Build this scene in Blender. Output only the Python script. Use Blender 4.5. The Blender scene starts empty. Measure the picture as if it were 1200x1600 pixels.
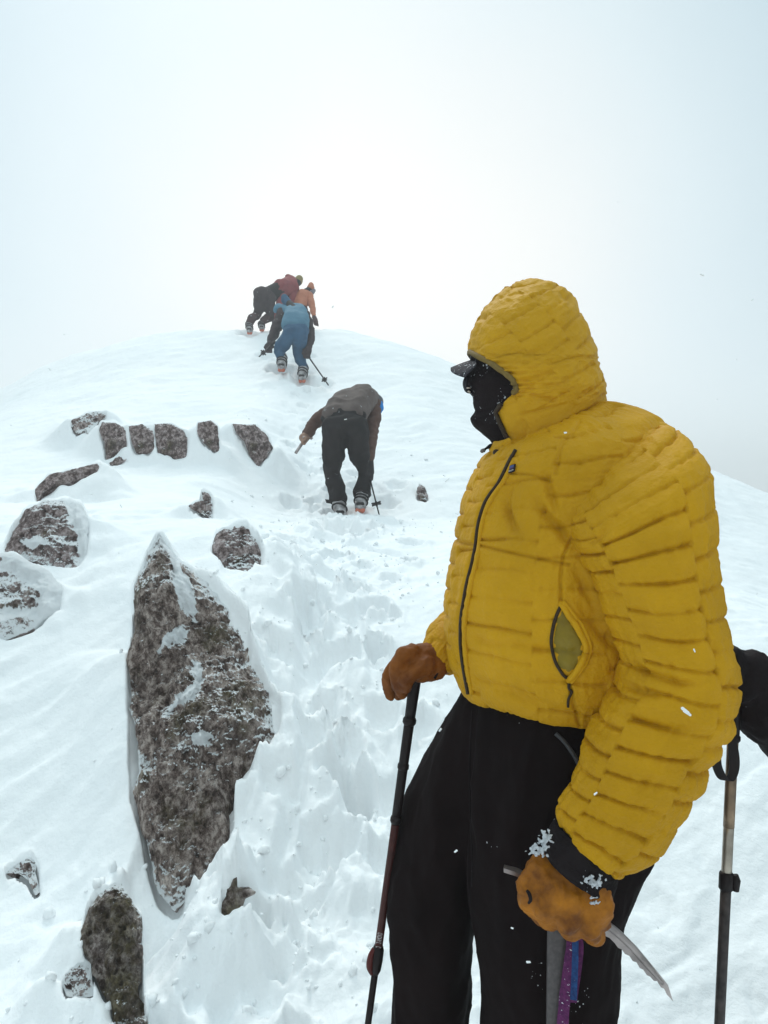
import bpy, math, random
import numpy as np
from mathutils import Vector, noise as mnoise
from mathutils.bvhtree import BVHTree

random.seed(7)
SC = bpy.context.scene
COL = SC.collection
F = 1190.0                       # focal length in photograph pixels (1200 x 1600), camera level at the origin

def P(px, py, d):                # a point of the picture at depth d metres
    return np.array([(px - 600.0) / F * d, d, (800.0 - py) / F * d])

def topx(V):
    return 600 + F * V[..., 0] / V[..., 1], 800 - F * V[..., 2] / V[..., 1]

# ------------------------------------------------------------------ noise
_rng = np.random.RandomState(3)
_perm = _rng.permutation(256); _perm = np.concatenate([_perm, _perm, _perm])
_g = _rng.normal(size=(256, 3)); _g /= np.linalg.norm(_g, axis=1)[:, None]

def perlin(p):
    sh = p.shape[:-1]
    p = p.reshape(-1, 3)
    i = np.floor(p).astype(np.int64); f = p - i
    i &= 255
    w = f * f * f * (f * (f * 6 - 15) + 10)
    out = 0
    for dx in (0, 1):
        for dy in (0, 1):
            for dz in (0, 1):
                h = _perm[_perm[_perm[(i[:, 0] + dx) & 255] + ((i[:, 1] + dy) & 255)] + ((i[:, 2] + dz) & 255)] & 255
                g = _g[h]
                v = g[:, 0] * (f[:, 0] - dx) + g[:, 1] * (f[:, 1] - dy) + g[:, 2] * (f[:, 2] - dz)
                out = out + v * (w[:, 0] if dx else 1 - w[:, 0]) * (w[:, 1] if dy else 1 - w[:, 1]) * (w[:, 2] if dz else 1 - w[:, 2])
    return out.reshape(sh) * 1.5

def fbm(p, o=4, lac=2.03, gain=.5):
    a, s, t = 1.0, 0.0, 0.0
    for k in range(o):
        s = s + a * perlin(p * lac ** k + 17.3 * k); t += a; a *= gain
    return s / t

def ridged(p, o=4):
    a, s, t = 1.0, 0.0, 0.0
    for k in range(o):
        s = s + a * (1 - np.abs(perlin(p * 2.1 ** k + 9.1 * k)) * 2); t += a; a *= .5
    return s / t

def sstep(a, b, x):
    t = np.clip((x - a) / (b - a), 0, 1)
    return t * t * (3 - 2 * t)

def spline(keys, n):
    """Catmull-Rom through the rows of keys, n rows out."""
    K = np.asarray(keys, float); m = len(K)
    E = np.vstack([2 * K[0] - K[1], K, 2 * K[-1] - K[-2]])
    t = np.linspace(0, m - 1, n); i = np.minimum(t.astype(int), m - 2); f = (t - i)[:, None]
    a, b, c, d = E[i], E[i + 1], E[i + 2], E[i + 3]
    return .5 * (2 * b + (c - a) * f + (2 * a - 5 * b + 4 * c - d) * f ** 2 + (3 * b - a - 3 * c + d) * f ** 3)

# ------------------------------------------------------------------ mesh helpers
def grid_faces(n, m, wrap=True):
    i = np.arange(n - 1)[:, None]; j = np.arange(m if wrap else m - 1)[None, :]
    j2 = (j + 1) % m
    return np.stack([i * m + j, i * m + j2, (i + 1) * m + j2, (i + 1) * m + j], -1).reshape(-1, 4)

def mesh(name, V, Fc, mat, parent=None, smooth=True):
    me = bpy.data.meshes.new(name)
    me.from_pydata(np.asarray(V, float).reshape(-1, 3).tolist(), [], [tuple(f) for f in (Fc.tolist() if hasattr(Fc, 'tolist') else Fc)])
    me.update()
    if smooth: me.polygons.foreach_set('use_smooth', [True] * len(me.polygons))
    if mat: me.materials.append(mat)
    o = bpy.data.objects.new(name, me); COL.objects.link(o)
    if parent: o.parent = parent
    return o

def fixn(o):
    import bmesh
    bm = bmesh.new(); bm.from_mesh(o.data); bmesh.ops.recalc_face_normals(bm, faces=bm.faces); bm.to_mesh(o.data); bm.free()
    return o

def tag(o, label=None, cat=None, group=None, kind=None):
    if label: o['label'] = label
    if cat: o['category'] = cat
    if group: o['group'] = group
    if kind: o['kind'] = kind
    return o

def empty(name, loc, label, cat, group=None):
    o = bpy.data.objects.new(name, None); COL.objects.link(o)
    o.location = tuple(loc)
    o.empty_display_size = .1
    bpy.context.view_layer.update()
    return tag(o, label, cat, group)

def adopt(o, root):              # parent without moving (roots have no rotation)
    o.parent = root
    o.matrix_parent_inverse = root.matrix_world.inverted()
    return o

def gnorm(G, wrap=True):
    if wrap: du = np.roll(G, -1, 1) - np.roll(G, 1, 1)
    else: du = np.gradient(G, axis=1)
    dv = np.gradient(G, axis=0)
    n = np.cross(du, dv); n /= np.linalg.norm(n, axis=-1, keepdims=True) + 1e-12
    return n

def frames(C):
    T = np.gradient(C, axis=0); T /= np.linalg.norm(T, axis=1)[:, None] + 1e-12
    u = np.cross(T[0], [0.13, 0.2, 1.0]); u /= np.linalg.norm(u)
    U = []
    for t in T:
        u = u - t * u.dot(t); u /= np.linalg.norm(u); U.append(u)
    U = np.array(U); return T, U, np.cross(T, U)

def tube_grid(C, R, m, flat=1.0):
    C = np.asarray(C, float); R = np.asarray(R, float)
    T, U, W = frames(C)
    th = np.linspace(0, 2 * np.pi, m, endpoint=False)
    return C[:, None] + R[:, None, None] * (np.cos(th)[None, :, None] * U[:, None] + flat * np.sin(th)[None, :, None] * W[:, None])

def capped(G):
    n, m = G.shape[:2]
    V = np.vstack([G.reshape(-1, 3), G[0].mean(0), G[-1].mean(0)])
    Fs = grid_faces(n, m).tolist()
    for j in range(m):
        Fs.append((n * m, (j + 1) % m, j)); Fs.append((n * m + 1, (n - 1) * m + j, (n - 1) * m + (j + 1) % m))
    return V, Fs

def tube(name, C, R, mat, parent=None, m=12, flat=1.0, n=None):
    C = np.asarray(C, float)
    R = np.full(len(C), R, float) if np.isscalar(R) else np.asarray(R, float)
    if n:
        S = spline(np.hstack([C, R[:, None]]), n); C, R = S[:, :3], S[:, 3]
    V, Fs = capped(tube_grid(C, R, m, flat))
    o = mesh(name, V, Fs, mat)
    fixn(o)
    if parent: adopt(o, parent)
    return o

def join_geo(parts):
    V, Fs, k = [], [], 0
    for v, f in parts:
        V.append(np.asarray(v)); Fs += [tuple(int(a) + k for a in q) for q in f]; k += len(v)
    return np.vstack(V), Fs

def capsule(a, b, ra, rb, m=20, h=6):
    a = np.asarray(a, float); b = np.asarray(b, float)
    t = b - a; L = np.linalg.norm(t); t = t / (L + 1e-9)
    C, R = [], []
    for k in range(h):
        s = math.sin((k + .3) / h * math.pi / 2); C.append(a - t * ra * math.cos((k + .3) / h * math.pi / 2)); R.append(ra * s)
    C.append(a); R.append(ra); C.append((a + b) / 2); R.append((ra + rb) / 2); C.append(b); R.append(rb)
    for k in range(h - 1, -1, -1):
        s = math.sin((k + .3) / h * math.pi / 2); C.append(b + t * rb * math.cos((k + .3) / h * math.pi / 2)); R.append(rb * s)
    C = np.array(C); R = np.array(R)
    u = np.cross(t, [.3, .5, 1.0]); u /= np.linalg.norm(u); w = np.cross(t, u)
    th = np.linspace(0, 2 * np.pi, m, endpoint=False)
    G = C[:, None] + R[:, None, None] * (np.cos(th)[None, :, None] * u + np.sin(th)[None, :, None] * w)
    return capped(G)

def chain(pts):                  # pts: (x, y, z, r)
    out = []
    for p, q in zip(pts[:-1], pts[1:]):
        out.append(capsule(p[:3], q[:3], p[3], q[3]))
    return out

def ellipsoid(c, ax):
    c = np.asarray(c, float); A = np.asarray(ax, float)
    if A.ndim == 1: A = np.diag(A)
    ph = np.linspace(.12, math.pi - .12, 14); th = np.linspace(0, 2 * np.pi, 22, endpoint=False)
    S = np.stack([np.sin(ph)[:, None] * np.cos(th), np.sin(ph)[:, None] * np.sin(th), np.cos(ph)[:, None] * np.ones_like(th)], -1)
    return capped(c + S @ A)

def blob(name, parts, mat, parent, voxel=.01, smooth=4, folds=None):
    """One continuous surface grown from overlapping tapered limbs."""
    V, Fs = join_geo(parts)
    t = mesh('blob_source', V, Fs, None); fixn(t)
    r = t.modifiers.new('r', 'REMESH'); r.mode = 'VOXEL'; r.voxel_size = voxel
    if smooth:
        s = t.modifiers.new('s', 'SMOOTH'); s.factor = .5; s.iterations = smooth
    dg = bpy.context.evaluated_depsgraph_get()
    me = bpy.data.meshes.new_from_object(t.evaluated_get(dg))
    sme = t.data
    bpy.data.objects.remove(t); bpy.data.meshes.remove(sme)
    me.name = name
    me.materials.clear()
    me.materials.append(mat)
    n = len(me.vertices)
    if folds:
        co = np.empty(n * 3); me.vertices.foreach_get('co', co); co = co.reshape(-1, 3)
        no = np.empty(n * 3); me.vertices.foreach_get('normal', no); no = no.reshape(-1, 3)
        co = co + no * folds(co, no)[:, None]
        me.vertices.foreach_set('co', co.ravel()); me.update()
    me.polygons.foreach_set('use_smooth', [True] * len(me.polygons))
    o = bpy.data.objects.new(name, me); COL.objects.link(o)
    if parent: adopt(o, parent)
    return o

def cloth_folds(amp, sc, ax=(1, 1, .45), seed=0):
    ax = np.array(ax)
    def f(co, no):
        q = co * ax * sc + seed
        q = q + .5 * perlin(co * sc * .6 + seed + 5)[:, None]
        return amp * (ridged(q, 2) - .5) + amp * .6 * fbm(co * sc * .5 + seed, 2)
    return f

def plate(name, outline, thick, mat, parent=None, n=None):
    """A flat outline (3D points) given thickness along n."""
    A = np.asarray(outline, float); k = len(A)
    if n is None:
        n = np.cross(A[1] - A[0], A[k // 2] - A[0])
    n = np.asarray(n, float); n = n / np.linalg.norm(n) * thick / 2
    V = np.vstack([A + n, A - n])
    Fs = [tuple(range(k)), tuple(range(2 * k - 1, k - 1, -1))] + [(i, i + k, (i + 1) % k + k, (i + 1) % k) for i in range(k)]
    o = mesh(name, V, Fs, mat, smooth=False); fixn(o)
    if parent: adopt(o, parent)
    return o

# ------------------------------------------------------------------ materials
def newmat(name):
    m = bpy.data.materials.new(name); m.use_nodes = True
    nt = m.node_tree; b = nt.nodes['Principled BSDF']
    return m, nt, b

def N(nt, t, **kw):
    n = nt.nodes.new(t)
    for k, v in kw.items():
        if k in n.inputs: n.inputs[k].default_value = v
        else: setattr(n, k, v)
    return n

def ramp(nt, src, stops):
    r = nt.nodes.new('ShaderNodeValToRGB'); e = r.color_ramp.elements
    while len(e) < len(stops): e.new(.5)
    for q, (p, c) in zip(e, stops):
        q.position = p; q.color = (*c, 1) if len(c) == 3 else c
    nt.links.new(src, r.inputs[0]); return r

def lk(nt, a, b): nt.links.new(a, b)

def mixc(nt, fac, a, b):
    m = nt.nodes.new('ShaderNodeMix'); m.data_type = 'RGBA'
    if isinstance(fac, (int, float)): m.inputs[0].default_value = fac
    else: lk(nt, fac, m.inputs[0])
    for s, v in ((m.inputs[6], a), (m.inputs[7], b)):
        if isinstance(v, tuple): s.default_value = (*v, 1)
        else: lk(nt, v, s)
    return m.outputs[2]

def fabric(name, c1, c2, rough=.65, scale=6, bump=.15, bscale=260, flecks=0, fleck_scale=90, wear=None, sheen=0.0, spec=.3):
    m, nt, b = newmat(name)
    tc = N(nt, 'ShaderNodeTexCoord')
    n1 = N(nt, 'ShaderNodeTexNoise', Scale=scale, Detail=6, Roughness=.6); lk(nt, tc.outputs['Object'], n1.inputs['Vector'])
    r = ramp(nt, n1.outputs['Fac'], [(.35, c1), (.68, c2)])
    col = r.outputs[0]
    if flecks:
        v = N(nt, 'ShaderNodeTexNoise', Scale=fleck_scale, Detail=2.0); lk(nt, tc.outputs['Object'], v.inputs['Vector'])
        v2 = N(nt, 'ShaderNodeTexNoise', Scale=scale * 1.7, Detail=3.0); lk(nt, tc.outputs['Object'], v2.inputs['Vector'])
        ad = N(nt, 'ShaderNodeMath', operation='MULTIPLY'); lk(nt, v.outputs['Fac'], ad.inputs[0]); lk(nt, v2.outputs['Fac'], ad.inputs[1])
        fr = ramp(nt, ad.outputs[0], [(flecks, (0, 0, 0)), (flecks + .03, (1, 1, 1))])
        col = mixc(nt, fr.outputs[0], col, (.7, .72, .75))
    lk(nt, col, b.inputs['Base Color'])
    b.inputs['Roughness'].default_value = rough
    b.inputs['Sheen Weight'].default_value = sheen
    b.inputs['Specular IOR Level'].default_value = spec
    n2 = N(nt, 'ShaderNodeTexNoise', Scale=bscale, Detail=3); lk(nt, tc.outputs['Object'], n2.inputs['Vector'])
    n3 = N(nt, 'ShaderNodeTexNoise', Scale=bscale * .16, Detail=4); lk(nt, tc.outputs['Object'], n3.inputs['Vector'])
    ad = N(nt, 'ShaderNodeMath', operation='ADD'); lk(nt, n2.outputs['Fac'], ad.inputs[0]); lk(nt, n3.outputs['Fac'], ad.inputs[1])
    bp = N(nt, 'ShaderNodeBump', Strength=bump, Distance=.004); lk(nt, ad.outputs[0], bp.inputs['Height']); lk(nt, bp.outputs[0], b.inputs['Normal'])
    return m

def plain(name, c, rough=.5, metal=0.0, var=.25, scale=40, bump=.1):
    m, nt, b = newmat(name)
    tc = N(nt, 'ShaderNodeTexCoord')
    n1 = N(nt, 'ShaderNodeTexNoise', Scale=scale, Detail=5); lk(nt, tc.outputs['Object'], n1.inputs['Vector'])
    r = ramp(nt, n1.outputs['Fac'], [(.3, tuple(x * (1 - var) for x in c)), (.7, tuple(min(1, x * (1 + var)) for x in c))])
    lk(nt, r.outputs[0], b.inputs['Base Color'])
    b.inputs['Roughness'].default_value = rough; b.inputs['Metallic'].default_value = metal; b.inputs['Specular IOR Level'].default_value = .5 if metal else .22
    bp = N(nt, 'ShaderNodeBump', Strength=bump, Distance=.002); lk(nt, n1.outputs['Fac'], bp.inputs['Height']); lk(nt, bp.outputs[0], b.inputs['Normal'])
    return m

def snow_mat():
    m, nt, b = newmat('snow')
    tc = N(nt, 'ShaderNodeTexCoord')
    n1 = N(nt, 'ShaderNodeTexNoise', Scale=1.1, Detail=5); lk(nt, tc.outputs['Object'], n1.inputs['Vector'])
    r = ramp(nt, n1.outputs['Fac'], [(.3, (.87, .895, .91)), (.7, (.905, .915, .92))])
    lk(nt, r.outputs[0], b.inputs['Base Color'])
    b.inputs['Roughness'].default_value = .75
    b.inputs['Specular IOR Level'].default_value = .2
    n2 = N(nt, 'ShaderNodeTexNoise', Scale=95, Detail=5, Roughness=.7); lk(nt, tc.outputs['Object'], n2.inputs['Vector'])
    n3 = N(nt, 'ShaderNodeTexNoise', Scale=14, Detail=6, Roughness=.62); lk(nt, tc.outputs['Object'], n3.inputs['Vector'])
    b1 = N(nt, 'ShaderNodeBump', Strength=.3, Distance=.006); lk(nt, n2.outputs['Fac'], b1.inputs['Height'])
    b2 = N(nt, 'ShaderNodeBump', Strength=.35, Distance=.03); lk(nt, n3.outputs['Fac'], b2.inputs['Height']); lk(nt, b1.outputs[0], b2.inputs['Normal'])
    lk(nt, b2.outputs[0], b.inputs['Normal'])
    return m

def rock_mat(name, snowy=.5, lichen=.5, tint=(1, 1, 1)):
    m, nt, b = newmat(name)
    tc = N(nt, 'ShaderNodeTexCoord')
    mp = N(nt, 'ShaderNodeMapping'); mp.inputs['Rotation'].default_value = (0.3, .5, .2); mp.inputs['Scale'].default_value = (1, 1, .8)
    lk(nt, tc.outputs['Object'], mp.inputs[0]); vec = mp.outputs[0]
    a = N(nt, 'ShaderNodeTexNoise', Scale=24, Detail=10, Roughness=.80); lk(nt, vec, a.inputs['Vector'])
    T = lambda c: tuple(x * t for x, t in zip(c, tint))
    base = ramp(nt, a.outputs['Fac'], [(.37, T((.020, .013, .011))), (.44, T((.095, .066, .056))), (.505, T((.22, .175, .158))), (.56, T((.43, .37, .34))), (.64, T((.62, .55, .51)))])
    ad_ = N(nt, 'ShaderNodeTexNoise', Scale=6.5, Detail=4, Roughness=.65); lk(nt, tc.outputs['Object'], ad_.inputs['Vector'])
    dr_ = ramp(nt, ad_.outputs['Fac'], [(.52, (0, 0, 0)), (.66, (.8, .8, .8))])
    base_c = mixc(nt, dr_.outputs[0], base.outputs[0], T((.045, .030, .026)))      # iron-dark patches of the stone
    a2 = N(nt, 'ShaderNodeTexNoise', Scale=5, Detail=5, Roughness=.6); lk(nt, vec, a2.inputs['Vector'])
    lr = ramp(nt, a2.outputs['Fac'], [(.62 - .2 * lichen, (0, 0, 0)), (.74 - .16 * lichen, (.75, .75, .75))])
    a3 = N(nt, 'ShaderNodeTexNoise', Scale=60, Detail=5); lk(nt, vec, a3.inputs['Vector'])
    lc = ramp(nt, a3.outputs['Fac'], [(.35, (.028, .022, .008)), (.55, (.10, .08, .030)), (.75, (.2, .165, .08))])
    c = mixc(nt, lr.outputs[0], base_c, lc.outputs[0])
    # rime and snow caught on up-facing grain
    geo = N(nt, 'ShaderNodeNewGeometry')
    sx = N(nt, 'ShaderNodeSeparateXYZ'); lk(nt, geo.outputs['Normal'], sx.inputs[0])
    s1 = N(nt, 'ShaderNodeTexNoise', Scale=3.2, Detail=4); lk(nt, tc.outputs['Object'], s1.inputs['Vector'])
    s2 = N(nt, 'ShaderNodeTexNoise', Scale=105, Detail=6, Roughness=.75); lk(nt, vec, s2.inputs['Vector'])
    m1 = N(nt, 'ShaderNodeMath', operation='MULTIPLY_ADD'); lk(nt, sx.outputs[2], m1.inputs[0]); m1.inputs[1].default_value = .42; lk(nt, s1.outputs['Fac'], m1.inputs[2])
    m2 = N(nt, 'ShaderNodeMath', operation='MULTIPLY_ADD'); lk(nt, s2.outputs['Fac'], m2.inputs[0]); m2.inputs[1].default_value = .9; lk(nt, m1.outputs[0], m2.inputs[2])
    at_ = N(nt, 'ShaderNodeAttribute'); at_.attribute_name = 'drift'
    m3 = N(nt, 'ShaderNodeMath', operation='MULTIPLY_ADD'); lk(nt, at_.outputs['Fac'], m3.inputs[0]); m3.inputs[1].default_value = .62; lk(nt, m2.outputs[0], m3.inputs[2]); m2 = m3
    lo = 1.5 - .38 * snowy
    sr = ramp(nt, m2.outputs[0], [(0, (0, 0, 0)), (1, (1, 1, 1))])
    mr = N(nt, 'ShaderNodeMapRange'); lk(nt, m2.outputs[0], mr.inputs[0]); mr.inputs[1].default_value = lo; mr.inputs[2].default_value = lo + .10
    nt.nodes.remove(sr)
    c = mixc(nt, mr.outputs[0], c, (.86, .885, .90))
    lk(nt, c, b.inputs['Base Color'])
    b.inputs['Roughness'].default_value = .85; b.inputs['Specular IOR Level'].default_value = .25
    b1 = N(nt, 'ShaderNodeBump', Strength=1.0, Distance=.02); lk(nt, a.outputs['Fac'], b1.inputs['Height']); lk(nt, b1.outputs[0], b.inputs['Normal'])
    return m

M_snow = snow_mat()
M_yellow = fabric('yellow_nylon', (.47, .238, .002), (.60, .308, .005), spec=.14, rough=.58, scale=5, bump=.5, bscale=200)
M_yellow_light = fabric('yellow_nylon_hood', (.47, .244, .004), (.60, .316, .009), spec=.14, rough=.58, scale=6, bump=.5, bscale=200)
M_olive = fabric('olive_lining', (.19, .125, .004), (.27, .185, .008), rough=.5, scale=20, bump=.1)
M_brownpipe = fabric('brown_binding', (.13, .085, .018), (.2, .13, .03), rough=.7, scale=40)
M_zip = plain('dark_zip', (.035, .02, .008), rough=.45, scale=300, bump=.6)
M_black = fabric('black_softshell', (.0045, .0018, .0020), (.0100, .0048, .0050), spec=.08, rough=.85, scale=4, bump=.12, flecks=.475, fleck_scale=190)
M_mask = fabric('black_fleece', (.007, .004, .0045), (.017, .011, .012), spec=.12, rough=.9, scale=9, bump=.6, bscale=300, flecks=.348, fleck_scale=210)
M_brim = fabric('grey_speckled_brim', (.022, .019, .024), (.05, .046, .054), rough=.8, spec=.15, scale=60, flecks=.37, fleck_scale=330)
M_skin = plain('skin', (.45, .27, .2), rough=.5, var=.08)
M_gloveL = fabric('tan_leather', (.13, .038, .004), (.46, .165, .009), spec=.18, rough=.55, scale=19, bump=.25, bscale=150)
M_gloveR = fabric('brown_leather', (.115, .032, .005), (.25, .080, .011), spec=.15, rough=.6, scale=16, bump=.3, bscale=150)
M_cuff = fabric('black_cuff', (.007, .005, .0055), (.018, .013, .014), spec=.1, rough=.85, scale=10, bump=.4, flecks=.42, fleck_scale=70)
M_metal = plain('worn_steel', (.36, .31, .30), rough=.38, metal=.75, var=.35, scale=30, bump=.2)
M_axshaft = plain('grey_axe_shaft', (.075, .062, .062), rough=.55, metal=.2, var=.25, scale=120)
M_pole_black = plain('pole_black', (.010, .005, .005), rough=.5, scale=90)
M_pole_red = plain('pole_dark_red', (.05, .012, .010), rough=.38, scale=60)
M_lock_red = plain('lock_red', (.085, .012, .010), rough=.4)
M_pole_silver = plain('pole_silver', (.42, .36, .30), rough=.35, metal=.6, var=.4, scale=18)
M_white_print = plain('white_print', (.55, .52, .52), rough=.6)
M_blue_patch = plain('blue_patch', (.06, .10, .25), rough=.6)
M_darkpatch = plain('dark_patch', (.012, .012, .02), rough=.7)

# ------------------------------------------------------------------ terrain
LP = np.array([(0, -1.62), (1.0, -1.6), (1.9, -1.56), (2.3, -1.49), (2.7, -1.32), (3.2, -.86), (3.7, -.44), (4.1, -.16), (4.6, -.02), (5.4, .08),
               (6.2, .17), (7.0, .38), (8, .84), (9, 1.2), (10, 1.58), (11, 1.98), (12, 2.52), (13, 3.08), (13.8, 3.26), (15, 3.1), (17, 2.2), (22, -.5), (40, -9), (70, -22)])
RP = np.array([(0, -1.60), (1.0, -1.52), (1.5, -1.46), (2.1, -1.40), (2.5, -1.26), (3, -.98), (3.5, -.70), (4, -.48), (5, -.25), (6, -.14), (6.9, -.06), (8, .42), (9, .90),
               (10, 1.38), (11, 1.90), (12, 2.50), (13, 3.08), (13.8, 3.26), (15, 3.1), (17, 2.2), (22, -.5), (40, -9), (70, -22)])

def prof(T, d):
    x = np.linspace(0, 70, 1401); y = np.interp(x, T[:, 0], T[:, 1])
    k = np.hanning(13); k /= k.sum()
    y = np.convolve(np.pad(y, 6, mode='edge'), k, mode='valid')
    return np.interp(d, x, y)

BANKS = []       # snow drifted against each rock: (outline px, db, zb, m)

def bank(x, y, z):
    d = np.maximum(y, .3); X = 600 + F * x / d
    for PASS, (O, db, zb, m) in [(0, b) for b in BANKS if b[0][:, 0].max() - b[0][:, 0].min() > 30] + [(1, b) for b in BANKS]:
        x0, x1 = O[:, 0].min(), O[:, 0].max(); w_ = x1 - x0
        near = (X > x0 - 300) & (X < x1 + 300) & (y > db - .4) & (y < db + 6)
        if not near.any(): continue
        dd, XX, cur = d[near], X[near], z[near]
        bins = np.linspace(x0, x1, 80)
        L = np.vstack([O, O[:1]]); t = np.linspace(0, len(L) - 1, 1600)
        ox, oy = np.interp(t, np.arange(len(L)), L[:, 0]), np.interp(t, np.arange(len(L)), L[:, 1])
        sel = [np.abs(ox - b) < w_ / 70 + .6 for b in bins]
        top = np.array([oy[q].min() for q in sel]); bot = np.array([oy[q].max() for q in sel])
        dof = lambda py: (m * db - zb) / (m - (800 - py) / F)
        yt, yb = np.interp(XX, bins, top), np.interp(XX, bins, bot)
        dt, dbm = dof(yt), dof(yb)
        k = (800 - yt) / F
        plane = zb + m * (dd - db)
        out = np.maximum(0, np.maximum(x0 - XX, XX - x1)) / F * dd
        nz_ = perlin(np.stack([XX / F * db * 11, dd * 11, 0 * dd + x0 * .01], -1)); small = w_ < 190
        surf = np.minimum(plane, k * dd) - .010 + (.03 * nz_ if small else 0)
        wid = .10 + .25 * w_ / F * db
        fade = np.exp(-(out / wid) ** 2) * np.exp(-(np.maximum(0, dd - dt) / 1.1) ** 2)
        if PASS == 0:
            z[near] = cur + np.maximum(0, surf - cur) * fade
            continue
        zn = cur
        # under the stone itself the snow lies below its face, flush with it at the rim
        inx = sstep(x0 - 2, x0 + .22 * w_ + 2, XX) * sstep(x1 + 2, x1 - .22 * w_ - 2, XX)
        e_ = .22 * (dt - dbm) + .01
        ind = sstep(dbm - .01, dbm + e_, dd) * sstep(dt + .01, dt - e_, dd)
        gate = sstep(x0 - 4, x0 + 3, XX) * sstep(x1 + 4, x1 - 3, XX) * sstep(dbm - .02, dbm + .02, dd) * sstep(dt + .02, dt - .02, dd)
        sink = np.minimum(zn, plane - (.012 if small else .055) - .10 * np.sqrt(inx * ind) + (.06 * np.maximum(0, nz_) * (1 - np.sqrt(inx * ind)) if small else 0))
        z[near] = zn + (sink - zn) * gate
    return z

DENTS = []       # (x, y, radius, depth)
ROUTE = np.array([(1.6, -.30), (2.2, -.36), (3.0, -.34), (4.0, -.27), (5.2, -.2), (6.9, -.37), (9, -.85), (11, -1.3), (13, -1.6)])
LEDGE = np.array([(2.3, -.62), (2.45, -.45), (2.6, -.37), (2.9, -.33), (3.2, -.36), (3.6, -.40), (4.0, -.46), (4.4, -.5)])

def H(x, y, fine=True):
    x = np.asarray(x, float); y = np.asarray(y, float)
    d = np.maximum(y, 0.0) + 0 * x
    e0 = np.interp(d, [4.3, 5.8], [-1.0, -1.7]); e1 = np.interp(d, [4.3, 5.8], [.05, -.75]); w = sstep(0, 1, (x - e0) / (e1 - e0))
    z = prof(LP, d) * (1 - w) + prof(RP, d) * w
    t = np.maximum(0, -3.3 - x); z = z - .13 * t ** 2 / (1 + .12 * t)
    x0 = np.interp(d, [2.5, 4.5, 7, 11, 13], [1.6, 1.1, .45, -.35, -.95]); t = np.maximum(0, x - x0)
    z = z - .27 * t ** 2 / (1 + .60 * t)
    z = z + .10 * fbm(np.stack([x * .8, y * .8, 0 * x + 3], -1), 3) * sstep(2, 5, np.hypot(x, y))
    if not fine: return z
    z = bank(x, y, np.array(z))
    xr = np.interp(d, ROUTE[:, 0], ROUTE[:, 1])
    tr = np.exp(-((x - xr) / (.30 + .03 * d)) ** 2) * (1 - .55 * sstep(3.5, 6, d))
    tr = np.clip(tr + .9 * sstep(3.8, 2.5, d) * np.exp(-((x + .15) / .8) ** 2), 0, 1)
    p = np.stack([x, y, 0 * x], -1)
    wp = p + .12 * np.stack([fbm(p * 3, 2), fbm(p * 3 + 7, 2), 0 * x], -1)
    bill = lambda s, o: np.abs(perlin(wp * s + o))
    ps = wp * np.array([1, .7, 1])
    lump = .085 * fbm(ps * 2.2, 2) + .05 * (bill(2.6, 0) - .3) + .035 * (bill(6.5, 4) - .3) + .016 * ridged(ps * 9, 3) + .10 * np.maximum(0, perlin(ps * 6.5 + 20) - .28) + .05 * np.maximum(0, perlin(ps * 15 + 31) - .25) - .09 * sstep(.22, .42, perlin(ps * 4.2 + 55)) + .007 * fbm(p * 45, 2)
    z = z + tr * lump
    # wind-worked snow elsewhere
    ang = .5; q = np.stack([x * math.cos(ang) + y * math.sin(ang), (-x * math.sin(ang) + y * math.cos(ang)) * 3.2, 0 * x + 2], -1)
    z = z + (1 - .7 * tr) * (.021 * ridged(q * .9, 3) + .015 * fbm(q * 3.5, 3) + .010 * sstep(.1, .3, fbm(q * 2.2 + 9, 3)) + .003 * fbm(p * 30, 2))
    # hard slab with a broken edge beside the bootpack
    xe = np.interp(d, LEDGE[:, 0], LEDGE[:, 1]) + .05 * fbm(p * 4 + 3, 3)
    z = z + .10 * sstep(.03, -.03, x - xe) * sstep(2.3, 2.5, d) * sstep(4.5, 3.6, d) * sstep(-1.0, -.55, x)
    for (a, b, r, dep) in DENTS:
        k = np.hypot(x - a, (y - b))
        near = k < 3.2 * r
        if near.any():
            kk = k[near] / r * (1 + .35 * perlin(p[near] * (1.6 / r)))
            z[near] += -1.25 * dep * np.exp(-kk ** 4) + .35 * dep * np.exp(-((kk - 1.35) / .35) ** 2)
    return z

def ground_at(px, py, fine=False):
    kx, kz = (px - 600) / F, (800 - py) / F
    d = np.linspace(1.2, 30, 6000)
    g = H(kx * d, d, fine) - kz * d
    i = int(np.argmax(g > 0)) if (g > 0).any() else len(d) - 1
    return np.array([kx * d[i], d[i], H(np.array([kx * d[i]]), np.array([d[i]]), fine)[0]])

for px, py, r, dep in [(530, 834, .20, .16), (570, 814, .16, .12), (545, 838, .2, .06), (600, 790, .12, .06), (440, 580, .2, .12), (475, 598, .2, .12), (508, 600, .12, .06),
                       (420, 556, .16, .08), (388, 520, .2, .1), (408, 520, .16, .1), (484, 962, .085, .11), (492, 940, .06, .05), (568, 888, .055, .05), (505, 912, .06, .05),
                       (572, 920, .045, .05), (578, 952, .07, .05), (545, 915, .06, .04), (616, 965, .035, .04), (508, 1105, .06, .08), (512, 1165, .06, .06), (520, 1030, .06, .06),
                       (440, 1045, .06, .05), (445, 845, .08, .05), (490, 870, .07, .04), (455, 790, .1, .06), (475, 735, .12, .05), (620, 760, .1, .05),
                       (600, 1120, .07, .06), (655, 1130, .06, .06), (560, 1230, .06, .06), (540, 1330, .06, .05), (590, 1345, .05, .05), (470, 1400, .07, .05), (610, 840, .05, .04)]:
    g = ground_at(px, py); DENTS.append((g[0], g[1], r, dep))

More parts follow.
